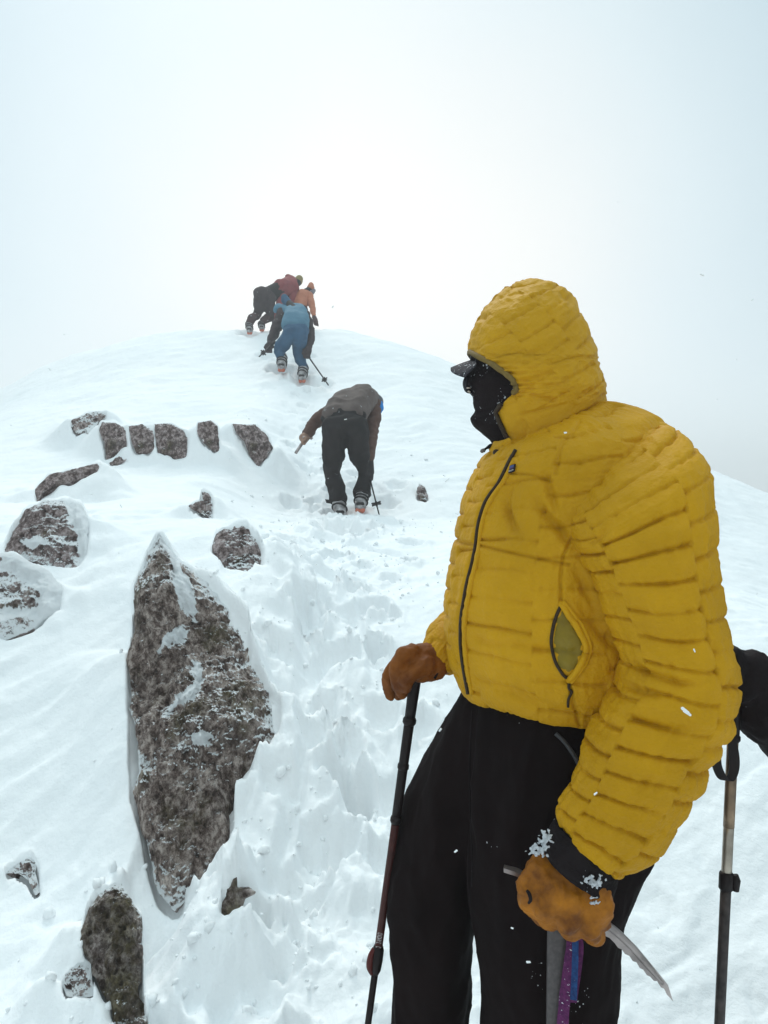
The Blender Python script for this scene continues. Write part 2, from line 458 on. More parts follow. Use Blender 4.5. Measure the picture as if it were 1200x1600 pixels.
# ------------------------------------------------------------------ rocks: outlines and where they stand
ROCKS = []
def dict_rock(outline, label, mat, **kw):
    A = np.asarray(outline, float); ib = int(np.argmax(A[:, 1])); bx, by = A[ib]
    g = ground_at(bx, by, kw.get('seed') in (13, 14, 15, 16, 18)); g[2] += {13: .06, 14: .02, 15: .13}.get(kw.get('seed'), 0); m = kw.get('m', 1.0)
    if kw.get('seed') in (1, 2, 4, 5, 6):      # the row of blocks stands along one step
        g = P(bx, by, ground_at(274, 724)[1] + (.25 if kw['seed'] == 1 else 0))
    BANKS.append((A, g[1], g[2], m))
    return (A, label, mat, g, kw)
def Z6(L): return [(x / 2.609, 600 + y / 2.609) for x, y in L]
def Z7(L): return [(160 + x / 2.581, 820 + y / 2.581) for x, y in L]
def Z8(L): return [(x / 2.727, 1280 + y / 2.727) for x, y in L]

M_rock = rock_mat('granite_near', .50, .50, (1.12, 1.08, 1.05))
M_rock_dry = rock_mat('granite_dry', .28, .35, (.95, .9, .95))
M_rock_rime = rock_mat('granite_rimed', 1.0, .3, (1.0, .95, .97))
M_rock_half = rock_mat('granite_half_rimed', .62, .3, (.95, .9, .95))
M_rock_lichen = rock_mat('granite_lichen', .12, .95)

ROCKS.append(dict_rock(Z6([(288, 150), (320, 135), (370, 112), (440, 108), (430, 130), (400, 150), (390, 200), (365, 235), (345, 200), (310, 205), (290, 180)]), 'pale rime-dusted rock at the upper left end of the row of blocks', M_rock_rime, m=1.6, seed=1))
ROCKS.append(dict_rock(Z6([(415, 152), (470, 158), (512, 180), (520, 270), (480, 290), (435, 318), (425, 240), (403, 190)]), 'tall brown block in the rock row, just above a tiny sliver of stone', M_rock_dry, m=2.0, seed=2))
ROCKS.append(dict_rock(Z6([(445, 325), (490, 293), (525, 300), (500, 317), (460, 334)]), 'tiny flat sliver of stone below the rock row', M_rock_dry, m=1.0, seed=3, res=(70, 20)))
ROCKS.append(dict_rock(Z6([(522, 172), (580, 163), (625, 190), (630, 265), (600, 282), (555, 282), (538, 240)]), 'squarish brown block in the rock row, touching the widest block on its right', M_rock_dry, m=2.0, seed=4))
ROCKS.append(dict_rock(Z6([(627, 163), (690, 158), (752, 188), (767, 220), (762, 302), (715, 307), (680, 292), (645, 292), (635, 220)]), 'widest brown block in the middle of the rock row', M_rock_dry, m=2.0, seed=5))
ROCKS.append(dict_rock(Z6([(808, 158), (860, 148), (887, 170), (897, 278), (870, 275), (830, 240), (803, 200)]), 'narrow wedge shaped block at the right end of the rock row', M_rock_dry, m=2.0, seed=6))
ROCKS.append(dict_rock(Z6([(948, 163), (1040, 165), (1082, 200), (1114, 260), (1085, 298), (1050, 334), (1015, 290), (993, 230), (963, 200)]), 'lone pointed rock with a snow cap, left of the brown-jacketed climber', M_rock_dry, m=1.8, seed=7))
ROCKS.append(dict_rock(Z6([(143, 430), (200, 368), (300, 348), (400, 320), (415, 335), (380, 365), (300, 400), (230, 420), (170, 450), (150, 490)]), 'long low rock slanting between the row of blocks and the rimed boulder', M_rock_dry, m=1.1, seed=8))
ROCKS.append(dict_rock(Z6([(55, 592), (100, 520), (180, 478), (270, 463), (325, 480), (365, 560), (360, 690), (318, 755), (200, 742), (110, 717), (15, 677)]), 'big rime-streaked boulder at the left edge below the long low rock', M_rock_half, m=.95, grooves=[Z6([(330, 470), (390, 560), (375, 720), (330, 700), (320, 620), (290, 560), (280, 470)]), Z6([(90, 640), (150, 625), (180, 640), (130, 665)])], seed=9, res=(160, 60)))
ROCKS.append(dict_rock(Z6([(-60, 690), (60, 690), (190, 755), (260, 830), (250, 920), (130, 1005), (20, 1045), (-90, 1045)]), 'snow-plastered boulder cut by the left edge, half buried under the rime-streaked one', M_rock_rime, m=.95, grooves=[Z6([(60, 685), (190, 745), (275, 830), (260, 925), (140, 1010), (150, 920), (170, 850), (120, 790), (60, 760), (-20, 740)])], seed=10, res=(160, 60)))
ROCKS.append(dict_rock(Z6([(820, 428), (852, 440), (870, 470), (867, 558), (845, 547), (812, 522), (765, 500), (800, 480), (835, 470)]), 'small dark pointed stone poking from the snow above the rounded rime-topped rock', M_rock_half, m=1.2, seed=11))
ROCKS.append(dict_rock(Z6([(862, 665), (888, 600), (960, 568), (1000, 566), (1042, 620), (1078, 700), (1078, 797), (1000, 797), (920, 788), (878, 710)]), 'rounded rock with a rime-covered top right of the great slab\'s tip', M_rock_half, m=1.1, seed=12, res=(160, 60)))
ROCKS.append(dict_rock(Z7([(230, 33), (262, 80), (300, 135), (370, 183), (430, 230), (500, 320), (580, 430), (590, 510), (650, 640), (706, 750), (717, 860), (680, 920), (630, 985), (540, 1050), (515, 1150), (525, 1270), (490, 1390), (440, 1470), (400, 1512), (380, 1475), (340, 1512), (290, 1557), (230, 1490), (200, 1390), (150, 1200), (118, 1080), (160, 980), (140, 850), (108, 740), (120, 650), (102, 560), (130, 430), (130, 250), (190, 110)]),
           'great pointed granite slab standing in the snow, the largest rock', M_rock, m=.95, bulge=.13, seed=13, res=(520, 230), rough=.050, grooves=[Z7([(280, 95), (298, 135), (322, 185), (347, 225), (368, 300), (378, 385), (352, 370), (336, 350), (318, 330), (297, 240), (288, 160)]), Z7([(318, 395), (340, 420), (330, 470), (280, 482), (240, 500), (225, 520), (240, 455), (285, 425)]), Z7([(365, 550), (395, 560), (402, 620), (380, 690), (330, 720), (250, 768), (300, 685), (370, 640)]), Z7([(360, 850), (400, 825), (440, 850), (405, 880), (370, 880)])], sink=.5))
ROCKS.append(dict_rock(Z8([(485, 263), (515, 268), (562, 340), (607, 410), (607, 560), (602, 660), (588, 770), (622, 800), (632, 873), (640, 960), (500, 960), (480, 810), (445, 765), (410, 700), (385, 640), (352, 560), (348, 480), (378, 370), (418, 310)]),
     'lichen-covered rock at the bottom edge below the great slab', M_rock_lichen, m=1.05, bulge=.2, seed=14, res=(300, 120), rough=.06))
ROCKS.append(dict_rock(Z8([(388, 615), (395, 690), (400, 755), (350, 765), (285, 755), (262, 700), (275, 660), (330, 610), (350, 585)]), 'wind-scoured stone almost under snow, left of the lichen-covered bottom rock', M_rock_rime, m=.9, seed=18, bulge=.06))
ROCKS.append(dict_rock(Z8([(950, 290), (982, 284), (996, 240), (1012, 238), (1010, 288), (1060, 288), (1092, 312), (1047, 332), (1032, 392), (980, 422), (928, 412), (943, 360), (963, 330)]), 'small dark stone beside the great slab\'s foot', M_rock_lichen, m=1.2, seed=15, res=(140, 40), rough=.012))
ROCKS.append(dict_rock(Z8([(16, 215), (90, 153), (132, 148), (162, 185), (150, 230), (175, 310), (150, 330), (120, 260), (60, 218), (30, 238)]), 'wind-scoured streak of stone almost under snow near the lower left edge', M_rock_rime, m=.8, seed=16, bulge=.05))
ROCKS.append(dict_rock([(650, 768), (655, 754), (664, 760), (669, 774), (666, 786), (655, 783)], 'small rime-speckled stone alone on open snow, right of the brown-jacketed climber\'s boots', M_rock_half, m=1.2, seed=17, res=(80, 24)))


rk = random.Random(5)
for k in range(64):
    d_ = 2.15 * (13.0 / 2.15) ** (k / 63.0); xr_ = float(np.interp(d_, ROUTE[:, 0], ROUTE[:, 1]))
    DENTS.append((xr_ + (.13 if k % 2 else -.13) + rk.gauss(0, .10 + .006 * d_), d_ + rk.gauss(0, .06), rk.uniform(.045, .085), rk.uniform(.035, .085)))
def build_terrain():
    nr, na = 620, 640
    r = np.concatenate([np.linspace(.15, 1.5, 26)[:-1], np.geomspace(1.5, 15, nr - 60), np.geomspace(15.2, 90, 36)])
    a = np.concatenate([np.linspace(-math.pi * .98, -.62, 40)[:-1], np.linspace(-.62, .62, na), np.linspace(.62, math.pi * .98, 40)[1:]])
    R, A = np.meshgrid(r, a, indexing='ij')
    X, Y = R * np.sin(A), R * np.cos(A)
    sh = X.shape
    Z = H(X.ravel(), Y.ravel()).reshape(sh)
    Z = np.where(Y < 0, Z + .10 * Y, Z)
    o = mesh('snow_slope', np.stack([X, Y, Z], -1), grid_faces(*sh, wrap=False)[:, ::-1], M_snow)
    return tag(o, kind='structure')
terrain = build_terrain()

def bvh_of(o):
    me = o.data
    n = len(me.vertices); co = np.empty(n * 3); me.vertices.foreach_get('co', co)
    mw = o.matrix_world
    vs = [mw @ Vector(v) for v in co.reshape(-1, 3)]
    return BVHTree.FromPolygons(vs, [tuple(p.vertices) for p in me.polygons])
T_bvh = bvh_of(terrain)

def hit(bvh, px, py):
    dr = Vector(P(px, py, 1.0)).normalized()
    h = bvh.ray_cast(Vector((0, 0, 0)), dr)
    return None if h[0] is None else (np.array(h[0]), np.array(h[1]))

def zground(x, y):
    h = T_bvh.ray_cast(Vector((x, y, 20)), Vector((0, 0, -1)))
    return h[0].z if h[0] else 0.0

# ------------------------------------------------------------------ rocks
def rock(outline, label, mat, gb, m=1.0, bulge=.16, res=(110, 46), seed=0, rough=.02, group='rocks in the snow', tilt=0.0, sink=.35, name='rock', grooves=()):
    A = np.asarray(outline, float)
    # resample outline
    nU, nS = res
    L = np.vstack([A, A[:1]]); seg = np.r_[0, np.cumsum(np.linalg.norm(np.diff(L, axis=0), axis=1))]
    t = np.linspace(0, seg[-1], nU, endpoint=False)
    O = np.stack([np.interp(t, seg, L[:, 0]), np.interp(t, seg, L[:, 1])], 1)
    k3 = np.array([.2, .6, .2])
    O = .2 * np.roll(O, 1, 0) + .6 * O + .2 * np.roll(O, -1, 0)
    db, zb = gb[1], gb[2] - .02
    def unproj(px, py):
        kx, kz = (px - 600) / F, (800 - py) / F
        d = (m * db - zb + tilt * 0) / (m - kz)
        return np.stack([kx * d, d, kz * d], -1)
    ring = unproj(O[:, 0], O[:, 1])
    c2 = O.mean(0); c = unproj(np.array([c2[0]]), np.array([c2[1]]))[0]
    nrm = np.array([0, -m, 1.0]); nrm /= np.linalg.norm(nrm)
    size = np.linalg.norm(ring - c, axis=1).mean()
    s = np.linspace(0, 1, nS) ** .8
    G = c + s[:, None, None] * (ring - c)[None]
    hgt = bulge * size * (1 - s ** 4.0)
    ax = np.array([1.0, 1.0, .7])
    p = G / size * 1.1 + seed * 3.7
    facets = fbm(p * .9, 2) * .28 * size + (ridged(p * 1.7 + 3, 3) - .5) * .12 * size
    edge = (1 - s ** 6)[:, None]
    detail = rough * (ridged(G * 11 * ax + seed, 4) - .4) + rough * .5 * fbm(G * 38 * ax + seed, 3)
    G = G + nrm * (hgt[:, None] + facets * edge + detail * (.35 + .65 * edge))[..., None]
    jit = fbm(ring * 9 / max(size, .2) * .5 + seed, 4) * .07 * size
    out = (ring - c) / (np.linalg.norm(ring - c, axis=1)[:, None] + 1e-9)
    wgt = (s ** 3)[:, None, None]
    G = G + out[None] * jit[None, :, None] * wgt
    # the buried back
    back = [G[-1] + out * .03 * size * 0 - nrm * k * sink * size + out * (-.12 * k * size) for k in (.25, .6, 1.0)]
    G = np.concatenate([G, np.array(back)], 0)
    n, mU = G.shape[:2]
    V = np.vstack([G.reshape(-1, 3), G[-1].mean(0) - nrm * .05])
    Fs = grid_faces(n, mU).tolist() + [(n * mU, (n - 1) * mU + j, (n - 1) * mU + (j + 1) % mU) for j in range(mU)]
    # snow that has drifted over the rim and into grooves
    PX, PY = topx(G); dr = np.zeros(G.shape[:2])
    sfull = np.concatenate([s, np.ones(3)])[:, None]
    dr += .85 * sfull ** 9 * (.6 + .9 * fbm(G * 3 + seed + 40, 2)) * (.75 if size < .6 else .2)
    for gr_ in grooves:
        A_ = np.asarray(gr_, float); ins = np.zeros(PX.shape, bool); dist = np.full(PX.shape, 1e9)
        for p_, q_ in zip(A_, np.roll(A_, -1, 0)):
            c_ = ((p_[1] > PY) != (q_[1] > PY)) & (PX < (q_[0] - p_[0]) * (PY - p_[1]) / (q_[1] - p_[1] + 1e-9) + p_[0]); ins ^= c_
            t_ = np.clip(((PX - p_[0]) * (q_[0] - p_[0]) + (PY - p_[1]) * (q_[1] - p_[1])) / (((q_ - p_) ** 2).sum() + 1e-9), 0, 1)
            dist = np.minimum(dist, np.hypot(PX - p_[0] - t_ * (q_[0] - p_[0]), PY - p_[1] - t_ * (q_[1] - p_[1])))
        sd_ = np.where(ins, dist, -dist); mk_ = sstep(-7, 7, sd_ + 5 * perlin(np.stack([PX * .09, PY * .09, 0 * PX], -1)))
        dr = np.maximum(dr, 1.35 * mk_)
        G = G + nrm * (.012 * sstep(0, 14, sd_) - .006 * np.exp(-(sd_ / 6) ** 2))[..., None]
    V = np.vstack([G.reshape(-1, 3), G[-1].mean(0) - nrm * .05])
    org = np.array([c[0], c[1], zground(c[0], c[1])])
    o = mesh(name, V - org, Fs, mat); fixn(o); o.location = tuple(org)
    at_ = o.data.attributes.new('drift', 'FLOAT', 'POINT'); at_.data.foreach_set('value', np.r_[dr.ravel(), 0.0].astype(np.float32))
    bpy.context.view_layer.update()
    return tag(o, label, 'rock', group)

big = None
for A_, lab_, mat_, g_, kw_ in ROCKS:
    r_ = rock(A_, lab_, mat_, g_, **kw_)
    if kw_.get('seed') == 13: big = r_

# ------------------------------------------------------------------ quilting
def quilt(Lc, Cc, h=.05, w=.13, amp=.009, seed=0, wob=.009, puck=.0022, jog=.35):
    """Height of stitched insulation: staggered seam segments. Lc, Cc in metres (across / along the seams)."""
    q = np.stack([Lc, Cc, 0 * Lc + seed], -1)
    Lw = Lc + wob * perlin(q * np.array([6, 9, 1]))
    Cw = Cc + .6 * wob * perlin(q * np.array([14, 7, 1]) + 4)
    j = np.floor(Cw / w)
    hs = np.modf(np.abs(np.sin(j * 12.9898 + seed * 7.1) * 43758.5453))[0]
    t = (Lw + (np.mod(j, 2) * .5 + .18 * (hs - .5)) * h) / h
    s = np.abs(t - np.round(t)) * h
    ec = np.abs(Cw / w - np.round(Cw / w)) * w
    seam = .75 * np.exp(-(s / .0030) ** 2) + .55 * np.exp(-(s / .016) ** 1.4)
    # seams fade in and out along their length
    fade = .60 + .85 * perlin(np.stack([Cc * 7, np.round(t) * 3.1, 0 * Lc + seed + 2], -1))
    seam = seam * np.clip(fade, .22, 1)
    cross = jog * np.exp(-(ec / .006) ** 2) * (.5 + .5 * perlin(q * 11 + 9))
    pk = perlin(np.stack([Cc * 75, Lc * 14, 0 * Lc + seed], -1)) * np.exp(-(s / .016) ** 1.2)
    pk = pk + .6 * perlin(np.stack([Cc * 34, Lc * 9, 0 * Lc + seed + 3], -1)) * np.exp(-(s / .022) ** 1.2)
    wr = fbm(np.stack([Cc * 14, Lc * 30, 0 * Lc + seed + 6], -1), 3) + .9 * (ridged(np.stack([Cc * 22 + Lc * 9, Lc * 40, 0 * Lc + seed + 8], -1), 3) - .5)
    return amp * (1 - seam) - amp * .35 * cross + puck * pk + .0022 * wr

def crease(G, poly, width, depth, pw=2.0, taper=True):
    """Sewn or folded line in the cloth, a groove that dies out at its ends."""
    X, Y = topx(G)
    A = np.asarray(poly, float); best = np.full(X.shape, 1e9); at = np.zeros(X.shape)
    seg = np.r_[0, np.cumsum(np.linalg.norm(np.diff(A, axis=0), axis=1))]
    for p, q, s0, s1 in zip(A[:-1], A[1:], seg[:-1], seg[1:]):
        t = np.clip(((X - p[0]) * (q[0] - p[0]) + (Y - p[1]) * (q[1] - p[1])) / (((q - p) ** 2).sum() + 1e-9), 0, 1)
        dd = np.hypot(X - p[0] - t * (q[0] - p[0]), Y - p[1] - t * (q[1] - p[1]))
        at = np.where(dd < best, (s0 + t * (s1 - s0)) / seg[-1], at); best = np.minimum(best, dd)
    k = np.clip(np.minimum(at, 1 - at) / .3, 0, 1) if taper else 1.0
    return -depth * np.exp(-(best / width) ** pw) * k

def facing(G, nn):
    v = -G / np.linalg.norm(G, axis=-1, keepdims=True)
    return sstep(-.05, .25, (v * nn).sum(-1))

# ------------------------------------------------------------------ the yellow-jacketed person
main = empty('person', P(840, 800, 1.42) * np.array([1, 1, 0]) + np.array([0, 0, zground(.29, 1.42)]),
             'person in a yellow hooded puffer jacket and black face mask, holding pole and axe', 'person', 'people on the slope')

# body under the clothes (one continuous figure)
def Q(px, py, d, r): return (*P(px, py, d), r)
body_parts = chain([Q(855, 800, 1.42, .06), Q(846, 700, 1.43, .05), Q(838, 600, 1.44, .07), Q(832, 550, 1.45, .075)]) \
    + chain([Q(862, 830, 1.42, .10), Q(864, 900, 1.42, .13), Q(866, 1060, 1.42, .13), Q(868, 1140, 1.42, .13)]) \
    + chain([Q(965, 790, 1.33, .055), Q(1008, 860, 1.27, .06), Q(1050, 1070, 1.22, .05), Q(920, 1320, 1.2, .035)]) \
    + chain([Q(838, 790, 1.53, .055), Q(815, 870, 1.62, .055), Q(785, 965, 1.64, .05), Q(690, 1026, 1.5, .032)]) \
    + chain([Q(800, 1150, 1.5, .09), Q(680, 1440, 1.52, .06), Q(672, 1780, 1.56, .045)]) \
    + chain([Q(900, 1150, 1.38, .1), Q(865, 1460, 1.36, .065), Q(865, 1900, 1.38, .05)])
blob('body', body_parts, M_skin, main, voxel=.014, smooth=3)

# fleece mask over the head: profile traced as rings
def ring_lr(Lp, Rp, d, hd, m, sq=2.0, flat_px=True):
    L, R = P(*Lp, d), P(*Rp, d)
    c = (L + R) / 2; a = (R - L) / 2
    th = np.linspace(0, 2 * np.pi, m, endpoint=False)
    co, si = np.cos(th), np.sin(th)
    e = 2 / sq
    pts = c - (np.sign(co) * np.abs(co) ** e)[:, None] * a + (np.sign(si) * np.abs(si) ** e)[:, None] * np.array([0, -hd, 0])
    pts[:, 2] *= pts[:, 1] / d
    return pts
mk = [(800, 492, 810, 490, .01), (775, 508, 870, 502, .05), (752, 530, 895, 522, .078), (737, 553, 908, 547, .091), (731, 580, 915, 575, .094), (727, 594, 915, 590, .093),
      (731, 609, 915, 600, .092), (738, 621, 912, 612, .09), (741, 636, 905, 622, .086), (743, 643, 900, 630, .082), (737, 651, 895, 638, .079), (736, 657, 890, 645, .076),
      (739, 664, 885, 655, .074), (747, 672, 880, 662, .07), (762, 685, 875, 675, .066), (771, 695, 870, 690, .064), (778, 720, 868, 710, .064), (785, 760, 870, 750, .064)]
K = spline(mk, 120)
G = np.array([ring_lr(k[:2], k[2:4], 1.45, max(k[4], .004), 96, 2.0) for k in K])
# narrow the front of the face into a nose and mouth bulge, and fold the fleece
cx = G.mean(1, keepdims=True)
fr = np.clip((cx[..., 0] - G[..., 0]) / .11, 0, 1.2)
row = np.linspace(0, 1, 120)[:, None]
pinch = .55 * fr ** 3 * np.exp(-((row - .63) / .16) ** 2)
G[..., 1] = cx[..., 1] + (G[..., 1] - cx[..., 1]) * (1 - pinch)
nn = gnorm(G)
sgn = np.sign(((G - cx) * nn).sum(-1).mean()); nn *= sgn
G = G + nn * (.0022 * (ridged(G * np.array([22, 22, 34]), 3) - .5) * (.4 + fr) + .0008 * fbm(G * 120, 2))[..., None]
V, Fs = capped(G); o = mesh('face_mask', V, Fs, M_mask); fixn(o); adopt(o, main)
o['label'] = 'black fleece mask flecked with snow, covering the whole face'

tube('glasses', [P(733, 586, 1.42), P(728, 593, 1.415), P(727, 601, 1.415), P(730, 610, 1.42), P(737, 613, 1.43)], [.003, .0045, .005, .0045, .003], plain('dark_lens', (.02, .02, .025), rough=.12), main, m=10, n=20)
for q0, q1 in (((729, 606), (735, 606)), ((731, 611), (735, 613))):
    tube('glasses_glint', [P(*q0, 1.408), P(*q1, 1.408)], .0016, M_pole_silver, main, m=8)  # glints on the glasses built in as small bright silver slivers
# cap brim sticking out under the hood
bt = [(742, 555), (730, 560), (718, 566), (709, 573), (704, 581), (705, 588), (712, 592), (724, 592), (738, 590)]
top, botm = [], []
nb = 26
ys = np.linspace(-1, 1, nb)
Gb = []
for side in (0, 1):
    rows = []
    for t in np.linspace(0, 1, 16):
        ln = []
        for y in ys:
            ext = 1 - .55 * abs(y) ** 2.4
            px = 744 - 40 * ext * t
            py = 559 + 12 * t ** 1.3 * ext + (20 * (max(y, -.35) + .35) ** 2 / 1.8 + 3) * (.45 + .55 * t) + (0 if side == 0 else 2.6)
            p = P(px, py, 1.45 - .075 * y * (1 - .1 * t))
            ln.append(p)
        rows.append(ln)
    Gb.append(np.array(rows))
n, m_ = Gb[0].shape[:2]
V = np.vstack([Gb[0].reshape(-1, 3), Gb[1].reshape(-1, 3)])
f1 = grid_faces(n, m_, False); Fs = f1.tolist() + (f1[:, ::-1] + n * m_).tolist()
bd = [i * m_ for i in range(n)] + [(n - 1) * m_ + j for j in range(1, m_)] + [i * m_ + m_ - 1 for i in range(n - 2, -1, -1)]
Fs += [(a, b, b + n * m_, a + n * m_) for a, b in zip(bd[:-1], bd[1:])]
o = mesh('cap_brim', V, Fs, M_brim); fixn(o); adopt(o, main)

# torso of the jacket
FW = np.array([-math.cos(math.radians(27)), -math.sin(math.radians(27)), 0]); LW = np.array([math.sin(math.radians(27)), -math.cos(math.radians(27)), 0])
tk = [(752, 1088, 985, 1098, 1.42, 1.07), (733, 1088, 1003, 1102, 1.42, 1.07), (722, 1066, 1015, 1080, 1.42, 1.07), (709, 1030, 1022, 1040, 1.42, 1.07), (701, 975, 1026, 985, 1.42, 1.07), (703, 915, 1028, 920, 1.42, 1.07),
      (711, 860, 1030, 860, 1.42, 1.07), (720, 815, 1034, 800, 1.42, 1.08), (733, 770, 1038, 745, 1.42, 1.08), (745, 738, 1040, 705, 1.42, 1.07), (758, 716, 1026, 674, 1.42, 1.05), (776, 702, 994, 648, 1.42, 1.01),
      (792, 694, 955, 634, 1.42, 1.00), (806, 690, 930, 630, 1.43, 1.0)]
NV, NU = 430, 520
K = spline(tk, NV)
th = np.linspace(0, 2 * np.pi, NU, endpoint=False)
G = np.zeros((NV, NU, 3))
for i, k in enumerate(K):
    d = k[4]; L, R = P(k[0], k[1], d), P(k[2], k[3], d)
    c = (L + R) / 2; hx = (R[0] - L[0]) / 2
    b = hx / math.sqrt(FW[0] ** 2 + (k[5] * LW[0]) ** 2); a = k[5] * b
    co, si = np.cos(th), np.sin(th); e = .9
    G[i] = c + FW * b * (np.sign(co) * np.abs(co) ** e)[:, None] + LW * a * (np.sign(si) * np.abs(si) ** e)[:, None]
    G[i, :, 2] += (R[2] - L[2]) / 2 * (G[i, :, 0] - c[0]) / hx
def arclen(G):
    Lc = np.r_[0, np.cumsum(np.linalg.norm(np.diff(G.mean(1) * 0 + G[:, ::8].mean(1), axis=0), axis=1))]
    return Lc
Lc = arclen(G)[:, None] + 0 * th[None]
Cc = (th[None] * .21) + 0 * Lc
nn = gnorm(G); nn *= np.sign(((G - G.mean(1, keepdims=True)) * nn).sum(-1).mean())
fc = facing(G, nn)
D = quilt(Lc, Cc, .052, .140, .0078, seed=2, puck=.0036, jog=.4)
edge = sstep(0, 18, np.arange(NV))[:, None]
D = D * (.25 + .75 * edge) - .006
soft = .012 * fbm(G * np.array([6, 6, 4]), 3)
zipline = [(806, 704), (796, 722), (781, 752), (759, 784), (747, 820), (742, 860), (732, 904), (723, 952), (720, 992), (723, 1032), (732, 1084)]
seams = [([(708, 846), (742, 851), (790, 862), (840, 873), (890, 882)], 2.6, .006), ([(894, 840), (880, 870), (876, 905), (877, 945)], 2.4, .007), ([(888, 1060), (896, 1100), (913, 1160)], 2.4, .006),
         ([(795, 738), (830, 742), (862, 752)], 2.2, .004), ([(868, 742), (880, 690), (905, 660)], 3, .004)]
folds_ = [([(788, 775), (792, 800), (806, 830), (820, 846)], 7, .006), ([(828, 770), (850, 800), (885, 840), (905, 862)], 8, .010), ([(850, 735), (862, 775), (876, 820)], 7, .007), ([(800, 745), (789, 790), (800, 830)], 6, .005),
          ([(775, 1000), (820, 1012), (870, 1020)], 6, .004), ([(745, 1060), (800, 1085), (870, 1110)], 8, .005), ([(730, 990), (760, 1005), (800, 1012)], 6, .004),
          ([(900, 930), (930, 975), (968, 1020)], 10, .008), ([(895, 880), (920, 925), (950, 985)], 9, .007), ([(720, 900), (712, 940)], 6, .003)]
for pl, w, dp in seams: D = D + fc * crease(G, pl, w, dp, 2.0, False)
for pl, w, dp in folds_: D = D + fc * crease(G, pl, w, dp * 1.5)
D = D + fc * (crease(G, zipline, 3.2, .007) - crease(G, zipline, 10, .004))
G = G + nn * (D + soft * edge)[..., None]
jacket_parts = []
V, Fs = capped(G)
jacket = mesh('jacket', V, Fs, M_yellow); fixn(jacket); adopt(jacket, main)
J_bvh = bvh_of(jacket)

def on_jacket(poly, n=60, off=.002, bvh=None, side=None):
    S = spline(poly, n) if len(poly) > 2 else np.linspace(poly[0], poly[1], n)
    out = []
    for q in S:
        h = hit(bvh or J_bvh, *q)
        if h:
            nr = h[1] if np.dot(h[1], -h[0]) > 0 else -h[1]
            out.append(h[0] + nr * off)
    out = np.array(out)
    for _ in range(3): out[1:-1] = (out[:-2] + 2 * out[1:-1] + out[2:]) / 4
    return out

# sleeves
def sleeve(keys, n, m, seed, h=.047):
    K = spline(keys, n)
    th = np.linspace(0, 2 * np.pi, m, endpoint=False)
    G = np.zeros((n, m, 3))
    for i, k in enumerate(K):
        I, O = P(k[0], k[1], k[4]), P(k[2], k[3], k[4])
        c = (I + O) / 2; a = (O - I) / 2
        G[i] = c + np.cos(th)[:, None] * a + np.sin(th)[:, None] * np.array([0, -k[5], 0])
    return G, th
sk = [(884, 752, 992, 668, 1.37, .05), (869, 782, 1034, 662, 1.31, .088), (874, 815, 1076, 690, 1.255, .105), (887, 846, 1104, 735, 1.225, .110), (904, 873, 1113, 795, 1.21, .110), (919, 902, 1115, 855, 1.20, .108),
      (933, 930, 1120, 905, 1.195, .107), (946, 965, 1128, 955, 1.19, .105), (961, 1003, 1136, 1005, 1.187, .104), (970, 1030, 1143, 1052, 1.185, .104), (964, 1060, 1144, 1092, 1.185, .103),
      (946, 1095, 1138, 1130, 1.185, .102), (926, 1132, 1119, 1168, 1.187, .101), (911, 1172, 1096, 1212, 1.19, .097), (898, 1205, 1073, 1255, 1.192, .093), (881, 1234, 1050, 1297, 1.195, .087),
      (866, 1262, 1026, 1332, 1.2, .080), (868, 1284, 996, 1355, 1.2, .068), (877, 1299, 966, 1369, 1.2, .056), (889, 1304, 954, 1360, 1.2, .044)]
NV, NU = 520, 420
G, th = sleeve(sk, NV, NU, 4)
Cm = G.mean(1); Lc = np.r_[0, np.cumsum(np.linalg.norm(np.diff(Cm, axis=0), axis=1))][:, None] + 0 * th[None]
Cc = th[None] * .1 + 0 * Lc
nn = gnorm(G); nn *= np.sign(((G - G.mean(1, keepdims=True)) * nn).sum(-1).mean())
D = quilt(Lc, Cc, .045, .125, .0105, seed=5, puck=.0050) - .0125
vv = np.linspace(0, 1, NV)[:, None]
# soft compression folds around the elbow and down the forearm
fold = np.exp(-((vv - .58) / .16) ** 2)
D = D + fold * .010 * (ridged(np.stack([Cc * 3.2 + Lc * 1.5, Lc * 15, 0 * Lc + 2], -1), 2) - .45) + .004 * fbm(np.stack([Cc * 9, Lc * 16, 0 * Lc], -1), 3)
D = D * sstep(0, 30, np.arange(NV))[:, None] * (.3 + .7 * sstep(NV, NV - 22, np.arange(NV))[:, None])
D = D + .009 * fbm(G * 9, 2) * sstep(1, .8, vv)
fc = facing(G, nn)
for pl, w, dp in [([(972, 1034), (1010, 1052), (1060, 1068), (1110, 1072)], 6, .010), ([(958, 1062), (1000, 1080), (1050, 1092)], 6, .009), ([(945, 1098), (985, 1122), (1040, 1140), (1100, 1146)], 6, .007),
                  ([(905, 862), (930, 842), (955, 815)], 6, .006), ([(880, 812), (905, 795), (925, 765)], 6, .005)]:
    D = D + fc * crease(G, pl, w, dp)
G = G + nn * D[..., None]
V, Fs = capped(G)
sl = mesh('sleeve', V, Fs, M_yellow); fixn(sl); adopt(sl, jacket)

